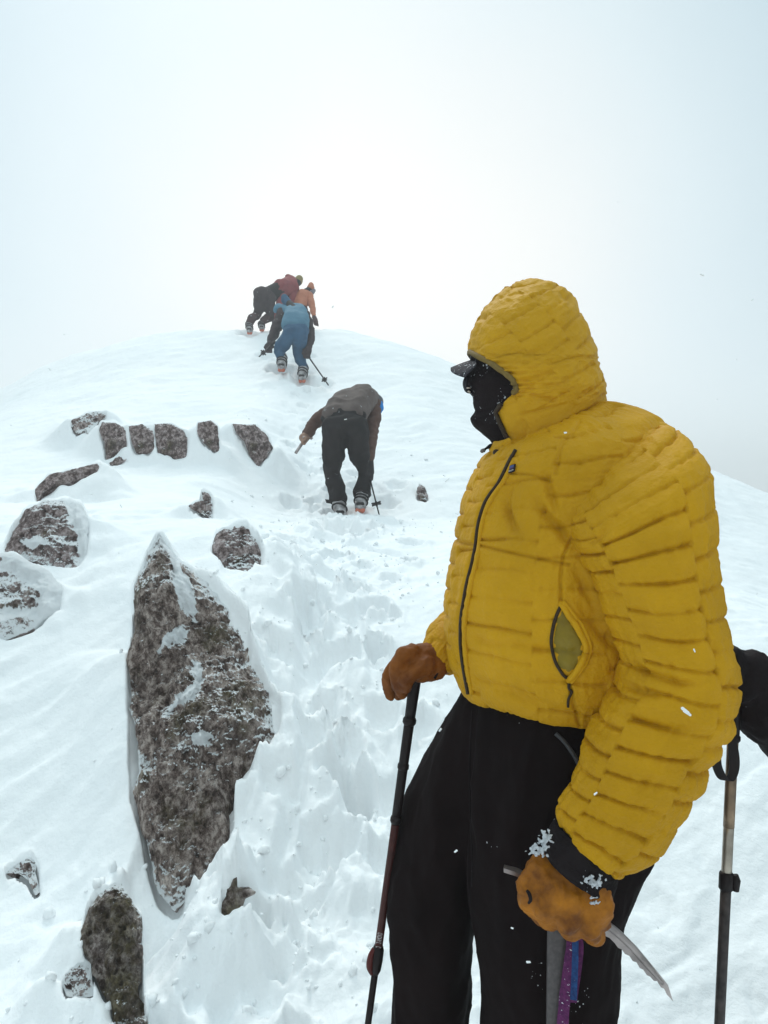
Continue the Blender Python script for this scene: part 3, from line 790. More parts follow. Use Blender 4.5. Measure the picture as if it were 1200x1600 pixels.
C = np.array([P(860, 760, 1.50), P(835, 775, 1.56), P(815, 870, 1.63), P(788, 955, 1.65), P(742, 985, 1.6), P(707, 1004, 1.54), P(689, 1025, 1.5), P(684, 1031, 1.495)])
R = np.array([.06, .088, .088, .08, .066, .052, .037, .026])
S = spline(np.hstack([C, R[:, None]]), 260)
G = tube_grid(S[:, :3], S[:, 3], 220)
th = np.linspace(0, 2 * np.pi, 220, endpoint=False)
Lc = np.r_[0, np.cumsum(np.linalg.norm(np.diff(S[:, :3], axis=0), axis=1))][:, None] + 0 * th[None]
nn = gnorm(G); nn *= np.sign(((G - G.mean(1, keepdims=True)) * nn).sum(-1).mean())
D = quilt(Lc, th[None] * .08 + 0 * Lc, .046, .12, .007, seed=9) * sstep(0, 14, np.arange(260))[:, None] * (.2 + .8 * sstep(260, 244, np.arange(260))[:, None])
V, Fs = capped(G + nn * D[..., None]); o = mesh('sleeve', V, Fs, M_yellow); fixn(o); adopt(o, jacket)

# hood: open at the face, raised collar below
hk = [(828, 436, 834, 436, .006, 0), (806, 442, 862, 441, .045, 0), (785, 455, 886, 457, .078, 0), (762, 477, 903, 482, .103, 0), (743, 507, 916, 512, .118, 0), (735, 535, 926, 540, .125, 0),
      (735, 551, 930, 556, .127, 736), (735, 573, 934, 570, .128, 775), (738, 595, 940, 588, .127, 802), (743, 612, 944, 600, .124, 808), (750, 630, 945, 609, .119, 788), (756, 648, 945, 616, .115, 776), (766, 676, 945, 624, .111, 788), (778, 706, 944, 634, .110, 801), (790, 740, 940, 656, .116, 812)]
NV, NU = 330, 360
K0 = np.array(hk, float); K = spline(K0, NV)
K[:, 5] = np.interp(np.linspace(0, len(hk) - 1, NV), np.arange(len(hk)), K0[:, 5])
k5 = K[:, 5].copy()
G = np.zeros((NV, NU, 3)); first = int(round(6 / (len(hk) - 1) * (NV - 1)))
for i, k in enumerate(K):
    d = 1.45; L, R = P(k[0], k[1], d), P(k[2], k[3], d); c = (L + R) / 2; a = (R - L) / 2
    hd = max(k[4], .004)
    def pt(t):
        t = np.asarray(t); p = c - np.cos(t)[..., None] * a + np.sin(t)[..., None] * np.array([0, -hd, 0]); p[..., 2] *= p[..., 1] / d; return p
    t0 = 0.0
    if i >= first:
        tt = np.linspace(0, math.pi * .7, 400); X = 600 + F * pt(tt)[:, 0] / pt(tt)[:, 1]
        t0 = float(np.interp(k5[i], np.maximum.accumulate(X), tt))
    G[i] = pt(np.linspace(t0, 2 * math.pi - t0, NU))
nn = gnorm(G, wrap=False); cen = G.mean(1, keepdims=True); sg = np.sign(((G - cen) * nn).sum(-1).mean()); nn *= sg
th = np.linspace(0, 2 * np.pi, NU)
Lc = np.r_[0, np.cumsum(np.linalg.norm(np.diff(G[:, NU // 4], axis=0), axis=1))][:, None] + 0 * th[None]
Cc = (G[..., 0] * 1.0) * np.where(np.arange(NU) < NU // 2, 1, -1)[None]
an = math.radians(35)
q1 = Lc * math.cos(an) + Cc * math.sin(an); q2 = -Lc * math.sin(an) + Cc * math.cos(an)
hoodmask = sstep(.86, .74, np.linspace(0, 1, NV))[:, None] * sstep(.02, .10, np.linspace(0, 1, NV))[:, None]
D = quilt(q1, q2, .046, .078, .0052, seed=12, wob=.010, puck=.0042, jog=.45) * hoodmask + (1 - hoodmask) * .004
fc = facing(G, nn)
# gathers radiating from the face opening
vv = np.linspace(0, 1, NV)[:, None]; uu = np.linspace(0, 1, NU)[None]
gath = np.exp(-np.minimum(uu, 1 - uu) / .07) * sstep(.40, .5, vv) * sstep(.80, .66, vv)
D = D + .0035 * (ridged(np.stack([q1 * 26, q2 * 12, 0 * q1 + 4], -1), 3) - .5)
D = D + gath * .009 * perlin(np.stack([vv * 55 + 0 * uu, uu * 5 + 0 * vv, 0 * uu + 0 * vv], -1))
for pl, w, dp in [([(811, 608), (840, 606), (880, 600)], 3.5, .005), ([(803, 600), (836, 590), (875, 577)], 4, .004), ([(815, 612), (845, 622), (880, 628)], 4, .005), ([(790, 582), (815, 560), (850, 545)], 4, .003),
                  ([(758, 485), (800, 448), (830, 440)], 2.6, .005), ([(741, 530), (760, 490)], 2.6, .004), ([(835, 440), (870, 448), (905, 485)], 2.6, .004),
                  ([(808, 705), (850, 680), (900, 652), (940, 628)], 3, .010), ([(800, 652), (850, 640), (890, 630)], 3, .004), ([(815, 640), (822, 672), (818, 700)], 3.5, .003)]:
    D = D + fc * crease(G, pl, w, dp)
D = D + .005 * fbm(G * 16, 3) - .004
Gout = G + nn * D[..., None]; Gin = G - nn * .006
n, m_ = NV, NU
V = np.vstack([Gout.reshape(-1, 3), Gin.reshape(-1, 3)])
f1 = grid_faces(n, m_, False); Fs = f1.tolist() + (f1[:, ::-1] + n * m_).tolist()
rims = []
for jj in (0, m_ - 1):
    for i in range(n - 1):
        a, b = i * m_ + jj, (i + 1) * m_ + jj; rims.append((a, b, b + n * m_, a + n * m_))
hood = mesh('hood', V, Fs + rims, M_yellow_light); fixn(hood); adopt(hood, jacket)
# binding round the face opening (dark) and the collar zip below it
ie = [i for i in range(first - 2, NV) ]
near = Gout[:, 0]; far = Gout[:, -1]
i_corner = int(round(10.3 / (len(hk) - 1) * (NV - 1)))
i_low = int(round(9.4 / (len(hk) - 1) * (NV - 1)))
loop = np.vstack([near[first - 1:i_low][::-1], far[first - 1:i_low]])
S = loop[::5]
tube('hood_binding', S + np.array([-.001, -.002, 0]), .0052, M_brownpipe, jacket, m=10)
zc = near[i_corner:NV - 26:4] + np.array([-.003, -.003, 0])
tube('collar_zip', zc, .0045, M_zip, jacket, m=8)
zc = far[i_corner:NV - 26:4]
tube('collar_zip', zc, .004, M_zip, jacket, m=8)

# folded far collar corner with snap, and drawcord toggle
def patch(name, outline, bvh, off, mat, parent, bow=.0, puck=0.0, nU=80, nS=16, seed=0):
    A = np.asarray(outline, float); c = A.mean(0)
    L = np.vstack([A, A[:1]]); seg = np.r_[0, np.cumsum(np.linalg.norm(np.diff(L, axis=0), axis=1))]
    t = np.linspace(0, seg[-1], nU, endpoint=False)
    O = np.stack([np.interp(t, seg, L[:, 0]), np.interp(t, seg, L[:, 1])], 1)
    s = np.linspace(.02, 1, nS); G = np.zeros((nS, nU, 3)); nr = np.zeros((nS, nU, 3))
    last = None
    for i in range(nS):
        for j in range(nU):
            h = hit(bvh, *(c + s[i] * (O[j] - c)))
            if h: last = h
            G[i, j] = last[0]; nr[i, j] = last[1] if np.dot(last[1], -last[0]) > 0 else -last[1]
    nm = nr.mean((0, 1)); nm /= np.linalg.norm(nm)
    for _ in range(4):
        G = (G + np.roll(G, 1, 1) + np.roll(G, -1, 1)) / 3
    top = G + nm * (off + bow * (1 - s[:, None] ** 2) + puck * perlin(G * 60 + seed))[..., None]
    low = G - nm * .004
    V = np.vstack([top.reshape(-1, 3), low.reshape(-1, 3)])
    f1 = grid_faces(nS, nU); k = nS * nU
    rim = [((nS - 1) * nU + j, (nS - 1) * nU + (j + 1) % nU, k + (nS - 1) * nU + (j + 1) % nU, k + (nS - 1) * nU + j) for j in range(nU)]
    o = mesh(name, V, f1.tolist() + (f1[:, ::-1] + k).tolist() + rim + [tuple(range(nU))], mat); fixn(o); adopt(o, parent); return o

zl = on_jacket(zipline, 90, .0015)
tube('zip', zl, .0034, M_zip, jacket, m=8)
off = np.array([6.0, 0.5])
tube('zip_flap', on_jacket([np.array(q) + off for q in zipline[1:]], 80, .0), .0048, M_yellow, jacket, m=8)
# folded chin flap of the far collar
fl = np.array([P(771, 690, 1.40), P(786, 688, 1.37), P(797, 684, 1.35), P(801, 698, 1.345), P(800, 709, 1.345), P(784, 709, 1.36), P(770, 707, 1.385), P(764, 701, 1.40)])
ce = fl.mean(0) + np.array([0, -.012, .002])
Gf = np.stack([ce + s * (spline(np.vstack([fl, fl[:1]]), 64)[:-1] - ce) for s in np.linspace(.05, 1, 14)])
Gf += np.array([0, -1, .2]) * (.007 * perlin(Gf * np.array([70, 40, 45])))[..., None]
V = np.vstack([Gf.reshape(-1, 3), (Gf + np.array([.004, .02, -.004])).reshape(-1, 3)]); f1 = grid_faces(14, 63); k = 14 * 63
o = mesh('chin_flap', V, f1.tolist() + (f1[:, ::-1] + k).tolist() + [(13 * 63 + j, 13 * 63 + (j + 1) % 63, k + 13 * 63 + (j + 1) % 63, k + 13 * 63 + j) for j in range(63)], M_yellow); fixn(o); adopt(o, jacket)
tube('drawcord', [P(771, 694, 1.40), P(766, 697, 1.40), P(759, 701, 1.40), P(755, 705, 1.40)], [.0028, .0040, .0020, .0036], M_cuff, jacket, m=10)
tube('drawcord', [P(757, 702, 1.398), P(753, 705, 1.398), P(751, 706.5, 1.398)], [.0025, .004, .002], plain('grey_toggle', (.16, .15, .15)), jacket, m=10)
cq = P(775, 707, 1.37); tube('snap', [cq, cq + np.array([0, -.005, 0])], [.006, .0055], M_zip, jacket, m=14)

# chest patch with its tiny emblem and script
lab = [np.array(q) for q in [(799.5, 728), (807.5, 725.5), (805.5, 737), (797.0, 740)]]
corners = []
for q in lab:
    h = hit(J_bvh, *q); corners.append(h[0])
corners = np.array(corners)
nm = np.cross(corners[1] - corners[0], corners[3] - corners[0]); nm /= np.linalg.norm(nm)
if nm @ -corners[0] < 0: nm = -nm
def bil(u, v): return (corners[0] * (1 - u) + corners[1] * u) * (1 - v) + (corners[3] * (1 - u) + corners[2] * u) * v + nm * .004
def bq(u0, v0, u1, v1): return [bil(u0, v0), bil(u1, v0), bil(u1, v1), bil(u0, v1)]
pt_ = plate('chest_patch', bq(0, 0, 1, 1), .003, M_darkpatch, jacket, nm)
def onp(name, pts, mat, lift):
    plate(name, [np.array(p) + nm * lift for p in pts], .0006, mat, pt_, nm)
onp('emblem_band', bq(.10, .08, .88, .50), M_blue_patch, .002)
onp('emblem_ridge', [bil(.10, .54), bil(.10, .44), bil(.28, .36), bil(.36, .42), bil(.5, .27), bil(.6, .38), bil(.7, .32), bil(.88, .45), bil(.88, .54)], plain('patch_purple', (.10, .055, .13)), .0026)
cu = bpy.data.curves.new('patch_script', 'FONT'); cu.body = 'patagonia'; cu.size = .0032; cu.extrude = .0002; cu.align_x = 'CENTER'; cu.align_y = 'CENTER'
to = bpy.data.objects.new('patch_script', cu); COL.objects.link(to)
dgx = bpy.context.evaluated_depsgraph_get(); tme = bpy.data.meshes.new_from_object(to.evaluated_get(dgx)); bpy.data.objects.remove(to)
xs = (corners[2] - corners[3]); xw = np.linalg.norm(xs); xs /= xw; ysv = np.cross(nm, xs)
co = np.array([v.co for v in tme.vertices]); sc_ = xw * .86 / (co[:, 0].max() - co[:, 0].min()); co *= sc_; co[:, 1] *= 1.5
wv = bil(.5, .74)[None] + co[:, :1] * xs + co[:, 1:2] * ysv + nm * (.0022 + co[:, 2:3])
o = mesh('script', wv, [tuple(p.vertices) for p in tme.polygons], M_white_print, smooth=False); adopt(o, pt_)

# hand pocket: lining, piping and pull
pocket = patch('pocket', [(877, 944), (869, 965), (863, 990), (862, 1008), (867, 1032), (877, 1052), (887, 1060), (898, 1050), (908, 1030), (912, 1008), (905, 990), (893, 968)], J_bvh, -.0005, M_olive, jacket, bow=.004, puck=.0015)
tube('pocket_zip', on_jacket([(878, 943), (868, 965), (862, 992), (862, 1010), (868, 1034), (880, 1054), (889, 1061)], 40, .002), .0028, M_zip, jacket, m=8)
tube('pocket_piping', on_jacket([(877, 942), (888, 960), (902, 982), (914, 1004), (914, 1020), (905, 1042), (890, 1062)], 40, .003), .0055, M_yellow, jacket, m=10)
tube('pocket_piping', on_jacket([(880, 940), (895, 958), (910, 980), (921, 1005), (920, 1024), (908, 1046), (893, 1064)], 40, .002), .0040, M_yellow, jacket, m=10)
tube('pocket_pull', on_jacket([(889, 1060), (893, 1072), (889, 1084), (887, 1101)], 24, .005), .0022, M_zip, jacket, m=8)

# trousers
def leg_rings(keys, n=90, m=64):
    K = spline(keys, n); th = np.linspace(0, 2 * np.pi, m, endpoint=False); G = np.zeros((n, m, 3))
    for i, k in enumerate(K):
        L, R = P(k[0], k[1], k[3]), P(k[2], k[1], k[3]); c = (L + R) / 2
        G[i] = c - np.cos(th)[:, None] * (R - L) / 2 + np.sin(th)[:, None] * np.array([0, -k[4], 0])
    return capped(G)
legA = leg_rings([(752, 1040, 900, 1.48, .11), (722, 1080, 900, 1.48, .13), (702, 1112, 880, 1.48, .13), (668, 1170, 850, 1.49, .12), (641, 1222, 815, 1.49, .11), (624, 1268, 790, 1.5, .105), (613, 1320, 766, 1.5, .1), (607, 1390, 744, 1.5, .1), (607, 1440, 738, 1.5, .098),
                  (611, 1500, 732, 1.5, .095), (612, 1550, 731, 1.51, .095), (611, 1600, 729, 1.52, .095), (608, 1700, 728, 1.53, .1), (606, 1800, 735, 1.55, .105), (606, 1880, 740, 1.56, .11)])
legB = leg_rings([(760, 1050, 990, 1.42, .13), (740, 1100, 1002, 1.42, .15), (735, 1160, 1010, 1.40, .15), (733, 1230, 1018, 1.385, .14), (734, 1300, 1020, 1.375, .135), (736, 1345, 1008, 1.37, .13), (740, 1400, 992, 1.37, .125), (746, 1440, 977, 1.37, .12), (750, 1490, 970, 1.37, .118),
                  (754, 1530, 966, 1.37, .115), (757, 1570, 961, 1.37, .115), (759, 1620, 960, 1.37, .112), (765, 1750, 955, 1.38, .11), (770, 1850, 955, 1.39, .115), (768, 1960, 960, 1.4, .12)])
fold_t = cloth_folds(.018, 7, (1.2, 1.2, .55), 3)
def tfold(co, no):
    base = fold_t(co, no)
    return base * .8 + .003 * (ridged(co * np.array([30, 30, 14]) + 5, 2) - .5)
tr = blob('trousers', [legA, legB], M_black, main, voxel=.0075, smooth=2, folds=tfold)

Tr_bvh = bvh_of(tr)
tube('thigh_zip', on_jacket([(868, 1146), (882, 1160), (896, 1180), (906, 1200)], 24, .002, Tr_bvh), .0035, plain('zip_grey', (.05, .05, .055), rough=.4), tr, m=8)
tube('fly_seam', on_jacket([(738, 1110), (734, 1180), (735, 1260), (738, 1330), (738, 1385)], 40, .0005, Tr_bvh), .0016, M_cuff, tr, m=6)
# boots, below the frame but standing on the snow
def boot_of(name, ankle, fwd, mat, parent, sc=1.0, vox=.012):
    a = np.asarray(ankle, float); f = np.asarray(fwd, float); f = f / np.linalg.norm(f); up = np.array([0, 0, 1.0]); up = up - f * (up @ f); up /= np.linalg.norm(up)
    q = lambda x, z: a + f * x * sc + up * z * sc
    pr = [capsule(q(-.01, .16), q(-.005, 0), .062 * sc, .055 * sc), capsule(q(-.035, -.05), q(.16, -.055), .05 * sc, .045 * sc), capsule(q(-.005, 0), q(.11, -.045), .055 * sc, .045 * sc)]
    return blob(name, pr, mat, parent, voxel=vox, smooth=3)
M_boot = plain('boot_black', (.02, .018, .018), rough=.6)
boot_of('boot', P(670, 1915, 1.56), (-.9, -.35, 0), M_boot, main)
boot_of('boot', P(862, 1985, 1.40), (-.8, -.6, 0), M_boot, main)

# left glove: palm down over the head of the ice axe
def Cq(*pts): return chain([Q(*p) for p in pts])
gl = Cq((896, 1350, 1.21, .042), (882, 1374, 1.205, .045), (870, 1390, 1.20, .044)) + Cq((912, 1376, 1.205, .038), (905, 1402, 1.20, .038)) + Cq((854, 1366, 1.205, .034), (846, 1384, 1.20, .034))
gl += Cq((842, 1374, 1.188, .027), (826, 1384, 1.180, .0205), (825, 1402, 1.186, .0185), (841, 1424, 1.203, .016), (850, 1436, 1.215, .014))
gl += Cq((866, 1398, 1.172, .027), (853, 1419, 1.170, .0200), (858, 1437, 1.19, .0165), (868, 1434, 1.22, .015))
gl += Cq((890, 1410, 1.170, .027), (886, 1438, 1.166, .0200), (893, 1454, 1.185, .0160), (898, 1448, 1.22, .015))
gl += Cq((916, 1412, 1.178, .027), (921, 1446, 1.172, .0195), (929, 1462, 1.19, .0155), (928, 1455, 1.222, .014))
gl += Cq((930, 1392, 1.172, .023), (940, 1416, 1.166, .0185), (939, 1442, 1.178, .0150))
def gfold(co, no): return .0050 * (ridged(co * np.array([34, 30, 20]) + perlin(co * 20)[:, None] * .6, 3) - .5) + .0016 * fbm(co * 90, 2)
glove = blob('glove', gl, M_gloveL, main, voxel=.0036, smooth=2, folds=gfold)
glove['label'] = 'tan leather work glove with snow on its black cuff'
kk = [(868, 1285, 962, 1350, 1.205, .052), (862, 1293, 962, 1372, 1.205, .056), (856, 1306, 958, 1390, 1.205, .057), (848, 1322, 955, 1398, 1.203, .057), (850, 1334, 949, 1400, 1.202, .055), (858, 1340, 944, 1398, 1.202, .048)]
G, th = sleeve(kk, 70, 110, 1)
nn = gnorm(G); nn *= np.sign(((G - G.mean(1, keepdims=True)) * nn).sum(-1).mean())
G = G + nn * (.003 * (ridged(G * np.array([28, 28, 40]), 3) - .5) + .0012 * fbm(G * 120, 2))[..., None]
V, Fs = capped(G); o = mesh('cuff', V, Fs, M_cuff); fixn(o); adopt(o, glove)
M_frost = plain('frost', (.50, .52, .55), rough=.9, var=.35, scale=160)
def snow_clump(name, pts, parent, seed=0, r=.005):
    pr = []
    rr = random.Random(seed)
    for (px, py, d) in pts:
        for _ in range(11):
            c = P(px + rr.gauss(0, 4.4), py + rr.gauss(0, 3.6), d + rr.uniform(-.004, .004)); pr.append(capsule(c, c + np.array([rr.uniform(-.004, .004), 0, rr.uniform(-.003, .003)]), r * rr.uniform(.2, .55), r * rr.uniform(.15, .4), 8, 2))
    return blob(name, pr, M_frost, parent, voxel=.0013, smooth=1)
tube('pull_tab', [P(823, 1391, 1.155), P(827, 1397, 1.152), P(829, 1406, 1.155), P(826, 1411, 1.16)], [.0022, .0030, .0028, .002], M_cuff, glove, m=8, n=12)
snow_clump('snow_crust', [(833, 1332, 1.172), (840, 1326, 1.168), (846, 1318, 1.167), (852, 1311, 1.166), (850, 1325, 1.163), (843, 1334, 1.164), (854, 1302, 1.168), (836, 1328, 1.172)], glove, 1)
snow_clump('snow_crust', [(917, 1372, 1.142), (924, 1376, 1.142), (932, 1379, 1.143), (929, 1386, 1.144), (936, 1374, 1.146)], glove, 2, .004)
snow_clump('snow_crust', [(925, 1405, 1.150), (928, 1410, 1.150)], glove, 3, .003)

# right glove: fingers draped over the top of the trekking pole
gr = Cq((694, 1030, 1.50, .031), (674, 1031, 1.49, .034), (652, 1034, 1.475, .033)) + Cq((676, 1040, 1.48, .03), (657, 1048, 1.465, .024))
gr += Cq((644, 1021, 1.462, .019), (630, 1023, 1.448, .0155), (618, 1045, 1.440, .0140), (622, 1070, 1.445, .0130), (628, 1084, 1.455, .0105))
gr += Cq((640, 1028, 1.495, .019), (617, 1042, 1.496, .0150), (607, 1058, 1.494, .0138), (607, 1073, 1.496, .0125), (610, 1087, 1.50, .0100))
gr += Cq((642, 1028, 1.52, .018), (624, 1046, 1.525, .0140), (619, 1066, 1.525, .0128), (622, 1086, 1.525, .0105))
gr += Cq((650, 1032, 1.54, .017), (635, 1050, 1.545, .0130), (631, 1068, 1.545, .0118), (634, 1082, 1.545, .0095))
gr += Cq((664, 1040, 1.452, .020), (647, 1050, 1.438, .0160), (633, 1061, 1.430, .0142), (634, 1073, 1.436, .0118))
def gfold2(co, no): return .0034 * (ridged(co * 36, 3) - .5) + .0012 * fbm(co * 100, 2)
gR = blob('glove', gr, M_gloveR, main, voxel=.0034, smooth=2, folds=gfold2)
gR['label'] = 'dark brown leather glove draped over the pole top'
V, Fs = capped(tube_grid(spline([P(699, 1022, 1.5), P(690, 1026, 1.5), P(680, 1029, 1.495)], 14), np.full(14, .0335), 40)); o = mesh('cuff', V, Fs, M_cuff); fixn(o); adopt(o, gR)
tube('zip_pull', [P(690, 1046, 1.46), P(684, 1051, 1.455), P(679, 1060, 1.455)], [.0022, .0020, .0026], M_cuff, gR, m=8)

# ------------------------------------------------------------------ ice axe in the left hand
axe = empty('ice_axe', P(872, 1940, 1.25), 'steel ice axe with a toothed pick and grey shaft, held head-up in the tan glove', 'ice axe')
pick = [(900, 1400), (922, 1416), (944, 1437), (972, 1457), (996, 1481), (1025, 1516), (1044, 1540), (1051, 1563), (1041, 1552), (1037, 1543), (1032, 1541), (1026, 1531), (1021, 1531), (1015, 1524), (1010, 1522), (1004, 1513), (999, 1511), (994, 1502), (988, 1500), (983, 1492), (976, 1489), (971, 1482), (965, 1479), (960, 1472), (952, 1464), (941, 1459), (925, 1445), (900, 1425)]
def axd(px): return 1.225 - (px - 870) * .00012
o = plate('pick', [P(x, y, axd(x)) for x, y in pick], .006, M_metal, axe)
ridge = [P(x, y, axd(x) - .004) for x, y in [(930, 1432), (958, 1452), (984, 1476), (1012, 1509), (1036, 1538)]]
tube('pick_rib', ridge, [.0055, .006, .0055, .0045, .002], M_metal, axe, m=8, n=20)
tube('head', [P(902, 1412, 1.22), P(880, 1402, 1.222), P(850, 1388, 1.228), P(826, 1374, 1.232)], [.013, .014, .012, .007], M_metal, axe, m=14, n=20)
plate('adze', [P(830, 1370, 1.226), P(808, 1359, 1.228), P(788, 1354, 1.23), P(787, 1360, 1.20), P(806, 1366, 1.20), P(830, 1378, 1.205)], .006, M_metal, axe, np.array([0, .25, 1]))
# shaft: oval tube down to a spike
sp = [(873, 1425), (872, 1500), (871, 1600), (870, 1700), (869, 1860), (868, 1900)]
G = []
for k, (px, py) in enumerate(spline(sp, 40)):
    c = P(px, py, 1.226); th = np.linspace(0, 2 * np.pi, 28, endpoint=False)
    G.append(c + np.stack([.0178 * np.sign(np.cos(th)) * np.abs(np.cos(th)) ** .6, .0105 * np.sign(np.sin(th)) * np.abs(np.sin(th)) ** .7, 0 * th], -1))
V, Fs = capped(np.array(G)); o = mesh('shaft', V, Fs, M_axshaft); fixn(o); adopt(o, axe)
tube('spike', [P(868, 1898, 1.226), P(868, 1960, 1.226), P(868, 2000, 1.226)], [.014, .010, .002], M_metal, axe, m=12)
# webbing sling knotted to the head
def ribbon(name, C, wdir, w, t, mat, parent):
    C = spline(np.asarray(C, float), 60); wdir = np.asarray(wdir, float); wdir = wdir / np.linalg.norm(wdir); nd = np.cross([0, 0, 1.0], wdir)
    wv = w * (1 + .12 * perlin(C * 40))[:, None]
    G = np.stack([C - wdir * wv / 2 - nd * t / 2, C + wdir * wv / 2 - nd * t / 2, C + wdir * wv / 2 + nd * t / 2, C - wdir * wv / 2 + nd * t / 2], 1)
    V, Fs = capped(G); o = mesh(name, V, Fs, mat, smooth=False); fixn(o); adopt(o, parent); return o
M_sling_p = fabric('purple_webbing', (.06, .007, .055), (.13, .02, .10), rough=.8, scale=120, bump=.4, flecks=.40, fleck_scale=330)
M_sling_b = fabric('blue_webbing', (.007, .024, .10), (.012, .06, .19), rough=.8, scale=120, bump=.4, flecks=.42, fleck_scale=330)
ribbon('sling', [P(896, 1448, 1.208), P(893, 1480, 1.206), P(886, 1530, 1.206), P(879, 1600, 1.206), P(874, 1680, 1.206)], (.9, -.4, 0), .017, .0025, M_sling_p, axe)
ribbon('sling', [P(898, 1450, 1.203), P(899, 1480, 1.200), P(898, 1520, 1.200), P(896, 1562, 1.200)], (.95, -.3, 0), .010, .0025, M_sling_b, axe)
ribbon('sling', [P(903, 1452, 1.207), P(907, 1478, 1.205), P(904, 1510, 1.205), P(896, 1566, 1.206)], (.9, -.2, 0), .010, .0025, M_sling_p, axe)

# ------------------------------------------------------------------ trekking pole under the right glove
def shaft_between(name, A, B, ra, rb, mat, parent, m=18): return tube(name, np.linspace(A, B, 6), np.linspace(ra, rb, 6), mat, parent, m=m)
pl_end_d = 1.50
gz = None
def L1(t): return P(650 - 75 * t, 1052 + 548 * t, 1.47 + .02 * t)      # t = 1 at the frame's lower edge
tg = 1.0
while L1(tg)[2] > zground(*L1(tg)[:2]) and tg < 3: tg += .01
pole = empty('trekking_pole', L1(tg), 'black and dark red trekking pole standing in the snow under the brown glove', 'trekking pole', 'trekking poles')
T_ = lambda py: (py - 1052) / 548
shaft_between('grip', L1(T_(1040)), L1(T_(1122)), .0125, .0102, M_pole_black, pole)
for py, r in [(1126, .0132), (1197, .0112), (1280, .0112)]:
    tube('grip_ring', [L1(T_(py - 6)), L1(T_(py - 2)), L1(T_(py + 3)), L1(T_(py + 7))], [r * .78, r, r, r * .76], M_pole_black, pole, m=18)
shaft_between('grip_extension', L1(T_(1122)), L1(T_(1282)), .0100, .0090, M_pole_black, pole)
shaft_between('upper_shaft', L1(T_(1280)), L1(T_(1500)), .0080, .0078, M_pole_red, pole)
tube('lock', [L1(T_(1478)), L1(T_(1484)), L1(T_(1500)), L1(T_(1515)), L1(T_(1522))], [.009, .0115, .0118, .0105, .007], M_pole_black, pole, m=18)
tube('lock_lever', [L1(T_(1480)) + np.array([-.009, -.004, 0]), L1(T_(1492)) + np.array([-.013, -.005, 0]), L1(T_(1508)) + np.array([-.0125, -.005, 0]), L1(T_(1520)) + np.array([-.006, -.004, 0])], [.004, .006, .0065, .004], M_lock_red, pole, m=12, n=16)
shaft_between('lower_shaft', L1(T_(1515)), L1(tg + .08), .0066, .006, M_pole_black, pole)
tube('basket', [L1(tg - .02), L1(tg - .012)], [.045, .045], M_pole_black, pole, m=20)
# lettering that runs up the shaft
def pole_text(body, py0, py1, frac=.62, word='lettering'):
    cu = bpy.data.curves.new('t', 'FONT'); cu.body = body; cu.size = 1; cu.align_y = 'CENTER'
    to = bpy.data.objects.new('t', cu); COL.objects.link(to)
    me = bpy.data.meshes.new_from_object(to.evaluated_get(bpy.context.evaluated_depsgraph_get())); bpy.data.objects.remove(to)
    co = np.array([v.co for v in me.vertices]); co[:, 0] -= co[:, 0].min(); co /= co[:, 0].max()
    A, B = L1(T_(py0)), L1(T_(py1)); ax = B - A; Lx = np.linalg.norm(ax); ax /= Lx
    vd = -(A + B) / 2; vd -= ax * (vd @ ax); vd /= np.linalg.norm(vd); sd = np.cross(vd, ax)
    yy = co[:, 1] / (np.abs(co[:, 1]).max() + 1e-9) * .0052
    r = .0081
    V = A + co[:, :1] * Lx * ax + yy[:, None] * sd + (np.sqrt(np.maximum(r * r - yy ** 2, 0)) + .0006)[:, None] * vd
    o = mesh(word, V, [tuple(p.vertices) for p in me.polygons], M_white_print, smooth=False); adopt(o, pole)
pole_text('DIAMOND', 1471, 1454); pole_text('BD', 1480, 1475)

# ------------------------------------------------------------------ second person, only an arm in view, leaning on a silver pole
gx, gy = 1.12, 1.62
other = empty('person', (gx, gy, zground(gx, gy)), 'person mostly outside the frame, black sleeve and glove resting on the silver pole', 'person', 'people on the slope')
g0 = zground(gx, gy)
M_black2 = fabric('black_shell', (.006, .003, .0035), (.013, .007, .008), spec=.12, rough=.7, scale=9, bump=.3, bscale=200, flecks=.43, fleck_scale=120)
arm = [Q(1168, 1062, 1.345, .050), Q(1204, 1108, 1.35, .056), Q(1300, 1200, 1.38, .060)]
sh = (gx - .17, gy - .08, g0 + 1.42)
def person_solid(k):
    hd = (gx, gy, g0 + 1.62)
    return chain([(gx, gy, g0 + 1.45, .075 * k), (*hd[:2], hd[2], .10 * k), (gx, gy - .02, g0 + 1.68, .10 * k)]) + \
        chain([(gx - .13, gy, g0 + 1.36, .11 * k), (gx + .13, gy, g0 + 1.36, .11 * k)]) + \
        chain([(gx - .07, gy, g0 + 1.3, .14 * k), (gx - .05, gy, g0 + .95, .14 * k)]) + chain([(gx + .07, gy, g0 + 1.3, .14 * k), (gx + .05, gy, g0 + .95, .14 * k)]) + \
        chain([(*sh[:3], .075 * k), (*arm[2][:3], .062 * k), (*arm[1][:3], .05 * k), (*arm[0][:3], .042 * k)]) + \
        chain([(gx + .18, gy, g0 + 1.40, .075 * k), (gx + .26, gy - .02, g0 + 1.12, .06 * k), (gx + .22, gy - .16, g0 + .9, .045 * k)]) + \
        chain([(gx - .09, gy, g0 + .9, .11 * k), (gx - .11, gy - .03, g0 + .5, .085 * k), (gx - .12, gy, g0 + .06, .07 * k)]) + \
        chain([(gx + .09, gy, g0 + .9, .11 * k), (gx + .11, gy - .03, g0 + .5, .085 * k), (gx + .12, gy, g0 + .06, .07 * k)])
blob('body', person_solid(.85), M_skin, other, voxel=.018, smooth=3)
